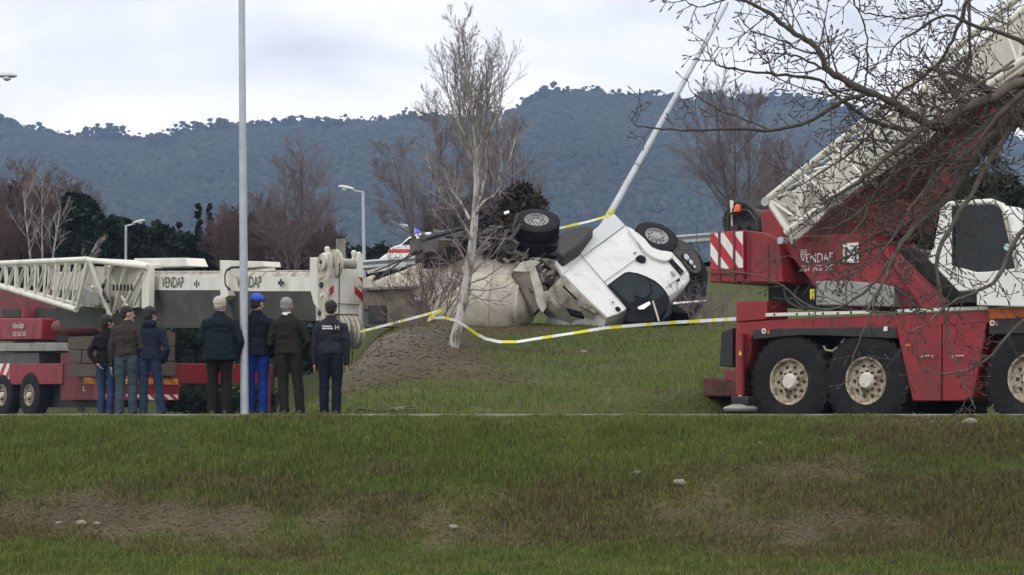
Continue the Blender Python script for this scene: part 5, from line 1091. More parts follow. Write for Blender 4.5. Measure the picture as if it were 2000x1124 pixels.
    if cap is not None:
        cp = MB(); ball(cp, hc + HM @ Vector((0, -.005, .062)), (.089, .104, .078), 16, HM); remesh(cp, 'cap', cap, t, M, .009, 2)
        br = MB(); q = [hc + HM @ Vector((x, y, z)) for x, y, z in ((-.07, .075, .055), (-.055, .14, .045), (0, .165, .04), (.055, .14, .045), (.07, .075, .055), (0, .09, .07))]
        br.prism(q, Vector((0, 0, .012))); br.v = [tuple(M @ Vector(v)) for v in br.v]; br.build('cap_peak', cap, t)
    # shoes
    for s_, (fx, fy) in ((-1, L_[0]), (1, L_[1])):
        ty = .12 * s_; d = Vector((math.sin(ty), math.cos(ty), 0)); v_ = Vector((d.y, -d.x, 0)); f0 = Vector((fx, fy, 0)); so = MB()
        ell_loft(so, [(f0 + d * -.095 + Vector((0, 0, .045)), v_ * .028, UP * .03), (f0 + d * -.06 + Vector((0, 0, .055)), v_ * .042, UP * .05), (f0 + d * .02 + Vector((0, 0, .052)), v_ * .044, UP * .047), (f0 + d * .10 + Vector((0, 0, .038)), v_ * .050, UP * .032), (f0 + d * .17 + Vector((0, 0, .03)), v_ * .034, UP * .02)], 12)
        shoe = remesh(so, 'shoe', SHOE, t, M, .009, 2)
        sl = MB(); sl.prism([f0 + d * a + v_ * b for a, b in ((-.105, -.028), (-.105, .028), (-.04, .044), (.08, .052), (.16, .040), (.185, 0), (.16, -.040), (.08, -.052), (-.04, -.044))], Vector((0, 0, .022))); sl.v = [tuple(M @ Vector(v)) for v in sl.v]
        sl.build('shoe_sole', SOLE if shoe_sole else SHOE, t)
    return t, M, cx
DN = cloth('jeans_blue', (.030, .055, .11)); DN2 = cloth('jeans_faded', (.048, .068, .085)); DN3 = cloth('jeans_dark_blue', (.022, .040, .078))
DARKHAIR = mat('dark_hair', (.018, .014, .012), .7, vary=.4, scale=60, bump=.6, bscale=120); GREYHAIR = mat('grey_hair', (.27, .265, .25), .8, vary=.3, scale=50, bump=.6, bscale=120); WHITEHAIR = mat('white_hair', (.50, .46, .40), .8, vary=.18, scale=50, bump=.6, bscale=120)
person(207, 30.0, 617, 'slight dark-haired youth in black jacket and light blue jeans, hand behind his back, leftmost onlooker', head_yaw=-.9, H0=1.72, sw=.20, coat_c=cloth('black_jacket', (.012, .012, .014)), trouser=DN, hair=DARKHAIR, hair_kind='full', arms=('back', 'pocket'), stance=.075, slim=.92, hem=.90, shoe_sole=True, belly=.93)
person(246, 29.75, 599, 'dark-haired young man in brown-grey sweater and faded jeans, face turned right in profile', head_yaw=-1.15, sw=.222, coat_c=cloth('brown_grey_sweater', (.040, .034, .030)), trouser=DN2, hair=DARKHAIR, arms=('down', 'front'), leg_sp=((-.10, 0), (.10, .04)), belly=.98)
person(291, 29.8, 601, 'young man in navy hooded puffer jacket and blue jeans with pale-soled shoes, legs apart', head_yaw=-.7, sw=.222, coat_c=cloth('navy_puffer', (.014, .020, .038)), trouser=DN3, hair=DARKHAIR, hair_kind='full', hood=True, arms=('pocket', 'pocket'), leg_sp=((-.09, .0), (.185, .05)), shoe_sole=True, hem=.90, slim=.95)
t4 = person(428, 29.7, 577, 'old white-haired man in wide dark teal jacket and blackish trousers', head_yaw=-.35, H0=1.74, sw=.245, coat_c=cloth('teal_jacket', (.008, .015, .021)), trouser=cloth('black_brown_trousers', (.016, .013, .012)), hair=WHITEHAIR, arms=('front', 'pocket'), long_coat=True, belly=1.28, stance=.10, hem=.80)
t5 = person(500, 29.9, 574, 'man in bright blue cap and blue work trousers, just right of the tall pole', head_yaw=-.5, H0=1.74, sw=.225, coat_c=cloth('navy_work_jacket', (.008, .011, .022)), trouser=cloth('bright_blue_trousers', (.010, .030, .17)), hair=DARKHAIR, arms=('front', 'pocket'), cap=mat('blue_cap', (.02, .08, .50), .7, vary=.1), stance=.10, belly=1.05, hem=.86)
t6 = person(563, 29.8, 582, 'grey-haired man in dark olive sweater with white shirt collar, elbow bent and legs apart', yaw=.0, head_yaw=-.1, H0=1.72, sw=.225, lean=-.03, coat_c=cloth('olive_sweater', (.020, .019, .014)), trouser=cloth('olive_trousers', (.020, .019, .016)), hair=GREYHAIR, arms=('front', 'akimbo'), collar=mat('white_shirt', (.75, .75, .75), .8, vary=.05), leg_sp=((-.06, 0), (.17, .03)), belly=1.02, hem=.90)
t7 = person(645, 29.75, 588, 'man with cropped dark hair in navy sweatshirt with white print across the back', head_yaw=.05, H0=1.72, sw=.225, coat_c=cloth('navy_sweatshirt', (.024, .026, .036)), trouser=cloth('navy_trousers', (.010, .013, .026)), hair=DARKHAIR, arms=('down', 'down'), stance=.09, belly=1.0, hem=.93)
# small things on the clothes
def on_back(tt, txt, x, z, h, m, name='print', y=-.16, st=1.0):
    t, M, cx = tt; o = M @ Vector((x, y, z)); r = (M.to_3x3() @ Vector((1, 0, 0))).normalized(); lettering(txt, o, r, UP, h, m, t, name=name, depth=.002, stretch=st)
def strip_print(tt, x0, x1, z, h, y):
    t, M, cx = tt; mb = MB(); n = 6
    for k in range(n):
        a, b = lerp(x0, x1, k / n), lerp(x0, x1, (k + .78) / n); mb.prism([M @ Vector(q) for q in ((a, y, z), (b, y, z), (b, y, z + h * (1, .8, 1, .9, .8, 1)[k]), (a, y, z + h))], (M.to_3x3() @ Vector((0, .002, 0))))
    mb.build('print', INKW, t, smooth=0, kind='stuff')
strip_print(t7, -.115, .03, 1.325, .020, -.156); strip_print(t7, -.115, .05, 1.290, .024, -.154); on_back(t7, 'H', .075, 1.285, .065, INKW, y=-.154)
def dab(tt, c, h, m, name):
    t, M, cx = tt; mb = MB(); mb.box(c, (XA, YA, UP), h); mb.v = [tuple(M @ Vector(v)) for v in mb.v]; mb.build(name, m, t, bevel=.004)
dab(t6, (.245, .05, 1.05), (.028, .012, .014), mat('paper_white', (.7, .7, .74), .7), 'white_cuff')
dab(t5, (.205, -.02, 1.25), (.008, .012, .018), mat('badge_pale', (.6, .55, .6), .7), 'sleeve_badge')
# ================================================================== trees
BARK_D = mat('dark_bark', (.062, .051, .043), .9, vary=.35, scale=12, dirt=(.09, .085, .05), dirt_amt=.3, dirt_scale=9, bump=.5, bscale=40)
BARK_F = mat('grey_brown_bark', (.11, .092, .076), .9, vary=.35, scale=14, dirt=(.12, .115, .06), dirt_amt=.25, dirt_scale=11, bump=.6, bscale=50)
TWIG_F = mat('budded_twigs', (.070, .056, .050), .8, vary=.3, scale=20)
BIRCH = mat('birch_bark', (.46, .43, .40), .8, vary=.2, scale=3, dirt=(.05, .04, .035), dirt_amt=.46, dirt_scale=7, bump=.4, streak=.35)
BARK_M = mat('mid_brown_bark', (.10, .078, .072), .9, vary=.3, scale=6)
TW_RED = mat('reddish_twigs', (.135, .085, .076), .9, vary=.3, scale=5); TW_PUR = mat('purple_brown_twigs', (.19, .15, .155), .9, vary=.3, scale=5); TW_GR = mat('grey_brown_twigs', (.27, .235, .22), .9, vary=.3, scale=5)
def tubes(polys, k=4):
    """many polylines [(pts n x 3, radii)] -> one vertex/face set, numpy, batched by length"""
    ang = np.arange(k) * 2 * math.pi / k; ca, sa = np.cos(ang), np.sin(ang); by = {}
    for pts, rad in polys: by.setdefault(len(pts), []).append((pts, rad))
    VS, IX, base = [], [], 0
    for n, L_ in by.items():
        P_ = np.array([a for a, _ in L_], float); R_ = np.array([b for _, b in L_], float); m = len(P_)
        d = np.empty_like(P_); d[:, 1:-1] = P_[:, 2:] - P_[:, :-2]; d[:, 0] = P_[:, 1] - P_[:, 0]; d[:, -1] = P_[:, -1] - P_[:, -2]; d /= np.maximum(np.linalg.norm(d, axis=2, keepdims=True), 1e-9)
        a = np.cross(d, np.array([0.31, 0.87, 0.38])); a /= np.maximum(np.linalg.norm(a, axis=2, keepdims=True), 1e-9); b = np.cross(d, a)
        v = P_[:, :, None] + (a[:, :, None] * ca[:, None] + b[:, :, None] * sa[:, None]) * R_[:, :, None, None]
        VS.append(v.reshape(-1, 3)); q = np.arange(m)[:, None, None] * n * k; i = np.arange(n - 1)[None, :, None] * k; j = np.arange(k)[None, None]; j2 = (j + 1) % k
        IX.append((np.stack([q + i + j, q + i + j2, q + i + k + j2, q + i + k + j], -1) + base).reshape(-1, 4)); base += m * n * k
    return np.concatenate(VS), np.concatenate(IX)
def tube_obj(name, polys, m, parent, k=4, smooth=True, **kw):
    V, I = tubes(polys, k); me = npmesh(name, V, np.full(len(I), 4), I.ravel(), m, None, smooth); return link(name, me, parent, **kw)
def rot_about(v, axis, ang):
    axis = axis / np.linalg.norm(axis); return v * math.cos(ang) + np.cross(axis, v) * math.sin(ang) + axis * axis.dot(v) * (1 - math.cos(ang))
def grow(g, out, p, d, length, r, level, spec):
    """spec per level: (children, length ratio, spread angle, up pull, wobble, first child at)"""
    n = max(3, int(3 + length / spec['seg'])) if level < spec['max'] else 3
    pts = [np.array(p, float)]; d = np.array(d, float); d /= np.linalg.norm(d); dirs = [d]
    up = spec['up'][min(level, len(spec['up']) - 1)]; wob = spec['wob'][min(level, len(spec['wob']) - 1)]
    for i in range(n - 1):
        d = d + g.normal(0, wob, 3) + np.array([0, 0, up]); d /= np.linalg.norm(d); pts.append(pts[-1] + d * length / (n - 1)); dirs.append(d)
    tipr = spec['tip'] if level >= spec['max'] else r * spec.get('taper', .35)
    rad = np.linspace(r, max(tipr, spec['tip']), n); out[min(level, spec['max'])].append((np.array(pts), rad))
    if level >= spec['max']: return
    nc = spec['n'][level]; s0 = spec['start'][level]
    for c in range(nc):
        t = s0 + (1 - s0) * ((c + g.uniform(.1, .9)) / nc); f = t * (n - 1); i = min(int(f), n - 2); q = pts[i] + (pts[i + 1] - pts[i]) * (f - i); dd = dirs[i]
        ax = np.cross(dd, g.normal(0, 1, 3)); ang = spec['ang'][level] * g.uniform(.7, 1.25); cd = rot_about(dd, ax, ang)
        ln = length * spec['len'][level] * (1 - spec.get('apex', .55) * t) * g.uniform(.7, 1.2) if level == 0 else length * spec['len'][level] * (1.1 - .5 * t) * g.uniform(.6, 1.25)
        grow(g, out, q, cd, ln, max(rad[i] * spec['rr'][level], spec['tip']), level + 1, spec)
PROTO = {}
def bare_tree(name, px, Y, base_py, top_py, seed, spec, label, bark, twig, group=None, lean=0., trunks=1, r=.12, cat='tree', spread=.25, key=None):
    """key: trees of one key share their bough and twig meshes, each turned and scaled its own way"""
    b = P(px, base_py, Y); top = P(px, top_py, Y); Hh = top.z - b.z; t = thing(name, b, label, cat, group)
    if key is not None and key in PROTO:
        H0_, parts = PROTO[key]; s_ = Hh / H0_; g = random.Random(seed); t.rotation_euler = (0, 0, g.uniform(.6, 5.6)); t.scale = (s_ * g.uniform(.9, 1.15), s_, s_)
        for nm, me in parts:
            o = bpy.data.objects.new(nm, me); COL.objects.link(o); o.parent = t
        return t
    g = np.random.default_rng(seed); out = {i: [] for i in range(spec['max'] + 1)}
    for k in range(trunks):
        a = lean + (0 if trunks == 1 else (k - (trunks - 1) / 2) * spread + g.uniform(-.04, .04)); d = np.array([math.sin(a), g.uniform(-.12, .12) if trunks > 1 else 0, math.cos(a)])
        grow(g, out, np.array([b.x + (k - (trunks - 1) / 2) * .12, b.y, b.z - .25]), d, Hh * (1 if k == trunks // 2 else g.uniform(.8, .97)) + .25, r * g.uniform(.8, 1.05), 0, spec)
    parts = [('trunk', tube_obj('trunk', out[0], bark, t, 8).data)]
    if out[1]: parts.append(('boughs', tube_obj('boughs', out[1], bark, t, 5).data))
    tw_ = sum([out[i] for i in range(2, spec['max'] + 1)], [])
    if tw_: parts.append(('crown', tube_obj('crown', tw_, twig, t, 3).data))
    if key is not None: PROTO[key] = (Hh, parts)
    return t
S_BUSHY = dict(max=4, seg=.9, up=[.02, .12, .10, .09, .06], wob=[.05, .07, .10, .12, .12], tip=.0042, taper=.2, n=[18, 8, 7, 5], start=[.10, .15, .12, .1], ang=[.75, .6, .6, .55], len=[.60, .55, .55, .55], rr=[.36, .45, .5, .6], apex=.62)
S_POPLAR = dict(S_BUSHY, up=[.02, .13, .12, .1, .06], ang=[.68, .55, .5, .5], n=[15, 7, 7, 4], len=[.50, .55, .55, .55], apex=.55)
S_BIRCH = dict(max=4, seg=.7, up=[.0, .16, .14, .10, .06], wob=[.018, .045, .07, .09, .1], tip=.0036, taper=.18, n=[34, 7, 5, 3], start=[.22, .2, .15, .1], ang=[.72, .55, .55, .5], len=[.40, .48, .5, .5], rr=[.42, .5, .55, .6], apex=.45)
# reddish bare trees of the background
G_BT = 'bare trees in the belt below the hills'
bare_tree('bare_tree', 22, 84, 560, 351, 1, S_BUSHY, 'reddish-brown bare tree at the far left edge, tallest of the thicket there', BARK_M, TW_RED, G_BT, trunks=3, r=0.081, key='bush')
bare_tree('bare_tree', 118, 86, 560, 381, 2, S_BUSHY, 'dense brown bare tree just left of the dark pine', BARK_M, TW_RED, G_BT, trunks=3, r=0.074, key='bush')
bare_tree('bare_tree', -50, 80, 560, 375, 3, S_BUSHY, 'brown bare tree cut by the left edge of the view', BARK_M, TW_RED, G_BT, trunks=2, r=0.074, key='bush')
bare_tree('bare_tree', 448, 82, 560, 420, 4, S_BUSHY, 'low brown bare tree directly left of the tall pole', BARK_M, TW_RED, G_BT, trunks=3, r=0.062, spread=.35, key='bush')
bare_tree('bare_tree', 572, 78, 560, 308, 5, S_POPLAR, 'purple-brown bare tree with upswept twigs right of the tall pole', BARK_M, TW_PUR, G_BT, trunks=3, r=0.081, spread=.16, key='pop')
bare_tree('bare_tree', 520, 84, 560, 405, 6, S_BUSHY, 'low dark bare thicket tree behind the second boom section', BARK_M, TW_RED, G_BT, trunks=3, r=0.056, spread=.35, key='bush')
bare_tree('bare_tree', 630, 86, 560, 422, 7, S_BUSHY, 'small bare tree in shade behind the boom head', BARK_M, TW_PUR, G_BT, trunks=2, r=0.056, key='bush')
bare_tree('bare_tree', 845, 62, 520, 249, 8, S_POPLAR, 'wide purple-grey bare tree behind the left side of the birch', BARK_M, TW_PUR, G_BT, trunks=3, r=0.074, spread=.3, key='pop2')
bare_tree('bare_tree', 985, 64, 520, 243, 9, S_POPLAR, 'purple-grey bare tree behind the right side of the birch', BARK_M, TW_PUR, G_BT, trunks=2, r=0.068, spread=.2, key='pop')
bare_tree('bare_tree', 1440, 66, 500, 186, 10, S_POPLAR, 'purple-brown bare tree rising behind the striped counterweight', BARK_M, TW_PUR, G_BT, trunks=4, r=0.074, spread=.16, key='pop')
bare_tree('bare_tree', 1535, 70, 500, 285, 13, S_POPLAR, 'bare purple tree half hidden by the right crane\'s jib root', BARK_M, TW_PUR, G_BT, trunks=2, r=0.062, spread=.25, key='pop')
# thin pale birches in front of the left thicket
for k, (x0, y0, x1, y1, sd_, lb) in enumerate(((65, 545, 42, 372, 21, 'thin pale birch leaning left, left one of the three in the brown thicket'), (86, 545, 77, 360, 22, 'upright thin pale birch, middle one of the three in the brown thicket'), (96, 545, 112, 400, 23, 'thin pale birch leaning right, right one of the three in the brown thicket'), (146, 545, 190, 458, 24, 'short pale birch stem leaning right below the dark pine'))):
    a = math.atan2((x1 - x0), (y0 - y1)); bare_tree('birch_tree', x0, 76, y0, y1, sd_, dict(S_BIRCH, n=[9, 5, 4, 3], start=[.3, .2, .2, .1], max=3, tip=.006), lb, BIRCH, TW_GR, 'thin birches at the left', lean=a, r=.055)
# the tall birch in front of the drum: trunk drawn by hand, boughs grown from it
bt = thing('birch_tree', P(884, 672, 41), 'tall leafless birch with pale flaking trunk standing before the mixer drum', 'tree'); g = np.random.default_rng(99)
tk = [np.array(P(x, y, 41)) for x, y in ((884, 690), (890, 655), (900, 615), (908, 570), (916, 525), (922, 480), (926, 440), (929, 400), (931, 360), (928, 320), (926, 280), (924, 240), (918, 200), (912, 150), (906, 95), (902, 38))]
tr = [.112, .102, .095, .092, .088, .082, .074, .066, .058, .050, .043, .036, .028, .020, .012, .005]
tube_obj('trunk', [(np.array(tk), np.array(tr))], BIRCH, bt, 14)
out = {i: [] for i in range(5)}
def bough(pts, r, ch=8, lv=1, spec=S_BIRCH):
    A = [np.array(P(x, y, 41 + dz)) for x, y, dz in pts]; n = len(A); rad = np.linspace(r, r * .3, n); out[lv].append((np.array(A), rad)); Ln = sum(np.linalg.norm(A[i + 1] - A[i]) for i in range(n - 1))
    for c in range(ch):
        t = .25 + .75 * (c + g.uniform(0, 1)) / ch; f = t * (n - 1); i = min(int(f), n - 2); q = A[i] + (A[i + 1] - A[i]) * (f - i); d = A[i + 1] - A[i]; d /= np.linalg.norm(d); cd = rot_about(d, np.cross(d, g.normal(0, 1, 3)), .6 * g.uniform(.7, 1.3)); grow(g, out, q, cd, Ln * .38 * (1.2 - .6 * t), max(.005, rad[i] * .42), lv + 1, spec)
bough([(922, 470, 0), (905, 440, -.4), (888, 412, -.8), (862, 385, -1.1), (846, 345, -1.3), (833, 305, -1.4)], .045, 12)
bough([(918, 430, 0), (900, 395, .3), (880, 370, .5), (868, 330, .7)], .03, 10)
bough([(930, 400, 0), (940, 380, .3), (948, 345, .5), (950, 290, .6), (952, 220, .6), (950, 150, .6)], .045, 18)
bough([(928, 420, 0), (945, 395, -.4), (970, 380, -.6), (985, 350, -.8), (996, 310, -1), (1007, 270, -1)], .04, 12)
bough([(928, 330, 0), (915, 300, .2), (902, 260, .4), (898, 200, .5), (886, 130, .5)], .035, 16)
bough([(924, 260, 0), (940, 225, -.2), (955, 170, -.3), (962, 110, -.3)], .028, 14)
bough([(926, 290, 0), (905, 262, -.3), (884, 215, -.5), (868, 160, -.6), (862, 120, -.6)], .028, 14)
bough([(926, 300, 0), (950, 270, .2), (975, 220, .4), (985, 150, .4), (990, 110, .4)], .028, 14)
bough([(924, 250, 0), (908, 200, .1), (900, 150, .2), (897, 90, .2)], .022, 12)
for i_, pts in enumerate([[(913, 545, 0), (935, 520, -.3), (962, 500, -.6), (985, 470, -.8)], [(912, 555, 0), (945, 545, -.3), (980, 520, -.6), (1005, 500, -.7)], [(910, 565, 0), (945, 568, -.3), (985, 562, -.5), (1012, 545, -.6)], [(912, 550, 0), (930, 500, -.3), (950, 470, -.4)], [(910, 540, 0), (880, 520, -.3), (858, 500, -.5), (840, 480, -.6)], [(909, 560, 0), (890, 545, .3), (865, 540, .5), (848, 525, .6)], [(916, 500, 0), (892, 470, -.3), (870, 440, -.5), (850, 415, -.6)], [(910, 570, 0), (940, 585, -.2), (975, 588, -.4), (1000, 575, -.5)], [(914, 520, 0), (900, 490, .2), (884, 470, .3)], [(918, 510, 0), (940, 480, .2), (965, 455, .3)]]): bough(pts, .018, 7, 2)
sp_b = dict(S_BIRCH)
for k in range(30):
    t = 8.0 + 6.6 * (k + g.uniform(0, 1)) / 30; i = min(int(t), 14); q = tk[i] + (tk[i + 1] - tk[i]) * (t - i); d = np.array([0, 0, 1.]); cd = rot_about(d, np.array([math.cos(k * 2.4), math.sin(k * 2.4), 0]), g.uniform(.3, .75)); grow(g, out, q, cd, 1.25 * (1.25 - (t - 8) / 8.5) * g.uniform(.7, 1.2), tr[i] * .4, 1, sp_b)
tube_obj('boughs', out[1], BIRCH, bt, 6); tube_obj('crown', out[2], TW_GR, bt, 4)
tube_obj('crown', out[3], TW_GR, bt, 3); tube_obj('crown', out[4] or out[3][:1], TW_GR, bt, 3)
# low bare shrub beside the birch, over the hopper
def shrub(px, Y, py, n, h, seed, label, m=TW_RED, spread=.8, cat='shrub', r=.012):
    b = P(px, py, Y); g = np.random.default_rng(seed); out = {i: [] for i in range(4)}; sp = dict(max=3, seg=.25, up=[.05, .05, .03], wob=[.08, .1, .12], tip=.004, taper=.4, n=[5, 4, 3], start=[.3, .2, .2], ang=[.5, .6, .6], len=[.5, .5, .5], rr=[.6, .6, .6], apex=.3)
    for k in range(n): grow(g, out, np.array([b.x + g.normal(0, .25), b.y + g.normal(0, .25), H(b.x, b.y) - .05]), np.array([g.normal(0, spread * .5), g.normal(0, spread * .4), 1]), h * g.uniform(.6, 1.1), r, 0, sp)
    t = thing('bare_shrub', b, label, cat); tube_obj('stems', out[0], m, t, 4); tube_obj('twigs', out[1] + out[2] + out[3], m, t, 3, kind='stuff')
shrub(850, 45.5, 620, 20, 1.7, 31, 'brown leafless shrub between the birch and the lorry\'s hopper', spread=1.0)
shrub(800, 46, 620, 9, 1.5, 33, 'thin leafless shrub in front of the hopper, left of the brown one', TW_PUR, spread=.9)
shrub(1385, 47, 600, 16, 1.2, 34, 'leafless scrub in the gap between lorry and striped counterweight', TW_PUR, spread=.9)

# ------------------------------------------------------------------ evergreens built of leaf clumps
LEAF = vmat('evergreen_leaves', rough=.85, trans=.15)
def leafy(name, blobs, n, leaf, base_col, seed, label, cat='tree', group=None, trunk=None, var=.35, m=None, vertical=0.):
    """blobs: (centre Vector, (rx, ry, rz)); leaf sprays scattered through each blob's shell"""
    g = np.random.default_rng(seed); vol = np.array([b[1][0] * b[1][1] * b[1][2] for b in blobs]) ** .7; cnt = np.maximum((n * vol / vol.sum()).astype(int), 20)
    C, BR = [], []
    for (c, r), k in zip(blobs, cnt):
        nsub = max(5, k // 40); sd_ = g.normal(0, 1, (nsub, 3)); sd_ /= np.linalg.norm(sd_, axis=1, keepdims=True); sub = sd_ * g.uniform(.35, 1.0, (nsub, 1)) ** .5 * np.array(r); own = g.integers(0, nsub, k)
        q = sub[own] + g.normal(0, .16, (k, 3)) * np.mean(r); C.append(q + np.array(c)); BR.append(g.uniform(.6, 1.35, nsub)[own])
    C = np.concatenate(C); BR = np.concatenate(BR); n = len(C); a = g.normal(0, 1, (n, 3)); a[:, 2] += vertical; a /= np.linalg.norm(a, axis=1, keepdims=True); b = np.cross(a, g.normal(0, 1, (n, 3))); b /= np.linalg.norm(b, axis=1, keepdims=True)
    s = leaf * g.uniform(.5, 1.4, (n, 1)); V = np.stack([C - a * s, C + b * s * .45, C + a * s, C - b * s * .45], 1)
    col = np.array(base_col) * BR[:, None] * g.uniform(1 - var, 1 + var, (n, 1)) * np.array([1, 1, 1]) + g.normal(0, .004, (n, 3)); col = col.clip(.004, 1)
    b0 = min((bb[0] for bb in blobs), key=lambda v: v.z); base = Vector((np.mean([bb[0].x for bb in blobs]), np.mean([bb[0].y for bb in blobs]), H(b0.x, b0.y)))
    t = thing(name, base, label, cat, group)
    me = npmesh('crown', V.reshape(-1, 3), np.full(n, 4), np.arange(n * 4), m or LEAF, np.repeat(col, 4, 0), False); link('crown', me, t)
    polys = []
    for c, r in blobs[:6]:
        p0_ = np.array([base.x, base.y, base.z - .2]); p1_ = np.array(c); polys.append((np.array([p0_, p0_ * .6 + p1_ * .4 + np.array([0, 0, .2]), p1_]), np.array([.14, .09, .04]) * (trunk or 1)))
    tube_obj('trunk', polys, BARK_D, t, 7); return t
def bl(px, py, Y, rx, ry, dz=0.): c = P(px, py, Y); k = Y / FPX; return (Vector((c.x, Y + dz, c.z)), (rx * k, rx * k * .8, ry * k))
DG = (.018, .034, .018); DG2 = (.014, .026, .016); OL = (.030, .040, .020)
leafy('evergreen_tree', [bl(150, 400, 83, 24, 26), bl(168, 430, 83, 30, 34), bl(140, 460, 83, 34, 36), bl(178, 478, 83, 30, 40), bl(150, 520, 83, 40, 40), bl(190, 420, 83, 10, 20)], 9000, .17, DG, 41, 'dark green pine with ragged top, left of centre in the tree belt', group='evergreens in the belt below the hills')
leafy('evergreen_tree', [bl(228, 445, 84, 26, 24), bl(240, 480, 84, 36, 34), bl(215, 500, 84, 30, 40), bl(265, 460, 84, 20, 24), bl(240, 530, 84, 44, 40)], 7000, .17, DG2, 42, 'dark rounded evergreen behind the right-pointing street lamp', group='evergreens in the belt below the hills')
leafy('evergreen_tree', [bl(310, 460, 86, 26, 22), bl(335, 480, 86, 30, 30), bl(300, 500, 86, 36, 34), bl(330, 530, 86, 44, 36)], 7000, .17, DG, 43, 'dark green evergreen above the first top plate of the boom', group='evergreens in the belt below the hills')
leafy('evergreen_tree', [bl(375, 480, 88, 26, 24), bl(398, 500, 88, 28, 34), bl(356, 505, 88, 28, 34), bl(380, 535, 88, 44, 36)], 6000, .17, DG2, 44, 'low dark evergreen left of the low brown tree', group='evergreens in the belt below the hills')
for px, top_, sd_, lb in ((389, 396, 51, 'slim dark spire tree, left one of the pair above the boom'), (409, 402, 52, 'slim dark spire tree, right one of the pair above the boom'), (350, 438, 53, 'short slim dark spire tree left of the pair')):
    leafy('spire_tree', [bl(px, top_ + 8 + k * 18, 87, 3.0 + k * .8, 11) for k in range(7)], 1500, .13, DG2, sd_, lb, group='spire trees', trunk=.4)
leafy('evergreen_tree', [bl(735, 500, 90, 30, 22), bl(700, 505, 90, 24, 18), bl(760, 508, 90, 26, 18), bl(730, 530, 90, 50, 30)], 5000, .17, DG2, 45, 'dark bush-like evergreen between boom head and emergency car', group='evergreens in the belt below the hills')
leafy('evergreen_tree', [bl(1925, 360, 60, 44, 24), bl(1890, 385, 60, 30, 40), bl(1965, 375, 60, 36, 34), bl(1920, 420, 60, 60, 50), bl(1870, 440, 60, 50, 60), bl(2010, 400, 60, 40, 50), bl(1800, 440, 60, 50, 50), bl(1780, 500, 60, 60, 50)], 12000, .13, OL, 46, 'olive green evergreen behind the right crane\'s white cab', group='evergreens in the belt below the hills')
leafy('brown_tree', [bl(1020, 395, 62, 36, 34), bl(1000, 430, 62, 36, 40), bl(1045, 420, 62, 26, 40), bl(985, 460, 62, 30, 40), bl(1030, 465, 62, 40, 40)], 9000, .10, (.050, .036, .026), 47, 'rounded brown tree with dead foliage behind the upturned rear wheels')
leafy('brown_tree', [bl(40, 400, 90, 60, 36), bl(100, 410, 90, 50, 40), bl(-30, 420, 90, 60, 50), bl(60, 460, 90, 90, 50), bl(0, 510, 90, 90, 50), bl(120, 510, 90, 60, 40)], 9000, .13, (.050, .034, .028), 48, 'dense brown thicket tree filling the left end of the tree belt')
leafy('brown_tree', [bl(470, 450, 92, 44, 34), bl(520, 450, 92, 44, 40), bl(580, 470, 92, 50, 40), bl(640, 490, 92, 46, 30), bl(440, 500, 92, 50, 40), bl(520, 510, 92, 60, 40), bl(600, 520, 92, 60, 40)], 10000, .13, (.036, .030, .024), 49, 'dark brown thicket tree behind the boom and tall pole')
leafy('brown_tree', [bl(880, 440, 74, 50, 40), bl(930, 430, 74, 44, 50), bl(960, 460, 74, 40, 44), bl(850, 470, 74, 40, 34)], 6000, .10, (.040, .032, .028), 50, 'dark brown thicket tree behind the birch trunk and chassis')
# ivy-dark bushes under the left boom
G_B = 'dark bushes beneath the left crane boom'
leafy('bush', [bl(365, 640, 78, 40, 40), bl(400, 660, 78, 44, 50), bl(350, 690, 78, 40, 40), bl(430, 640, 78, 40, 40), bl(400, 720, 78, 60, 40), bl(340, 610, 78, 30, 36)], 9000, .10, (.018, .034, .012), 61, 'dark green bush under the boom between the youths and the white-haired man', 'bush', G_B)
leafy('bush', [bl(460, 630, 78, 36, 34), bl(500, 650, 78, 44, 44), bl(540, 640, 78, 40, 44), bl(480, 690, 78, 44, 44), bl(530, 700, 78, 44, 44), bl(590, 640, 78, 36, 40), bl(590, 690, 78, 36, 44)], 11000, .10, (.020, .032, .013), 62, 'dark green bush under the boom behind the blue-capped and grey-haired men', 'bush', G_B)
leafy('bush', [bl(380, 786, 73, 50, 24), bl(440, 788, 73, 46, 24), bl(500, 785, 73, 40, 26), bl(340, 792, 73, 30, 20)], 8000, .07, (.018, .034, .013), 63, 'low dark green bush on the ground below the red outrigger beam', 'bush', G_B)
leafy('bush', [bl(100, 560, 88, 100, 30), bl(250, 570, 88, 100, 40), bl(420, 570, 88, 100, 40), bl(570, 570, 88, 90, 40), bl(680, 560, 80, 60, 40)], 12000, .17, (.020, .030, .018), 64, 'long dark hedge closing the view behind the left crane', 'hedge')

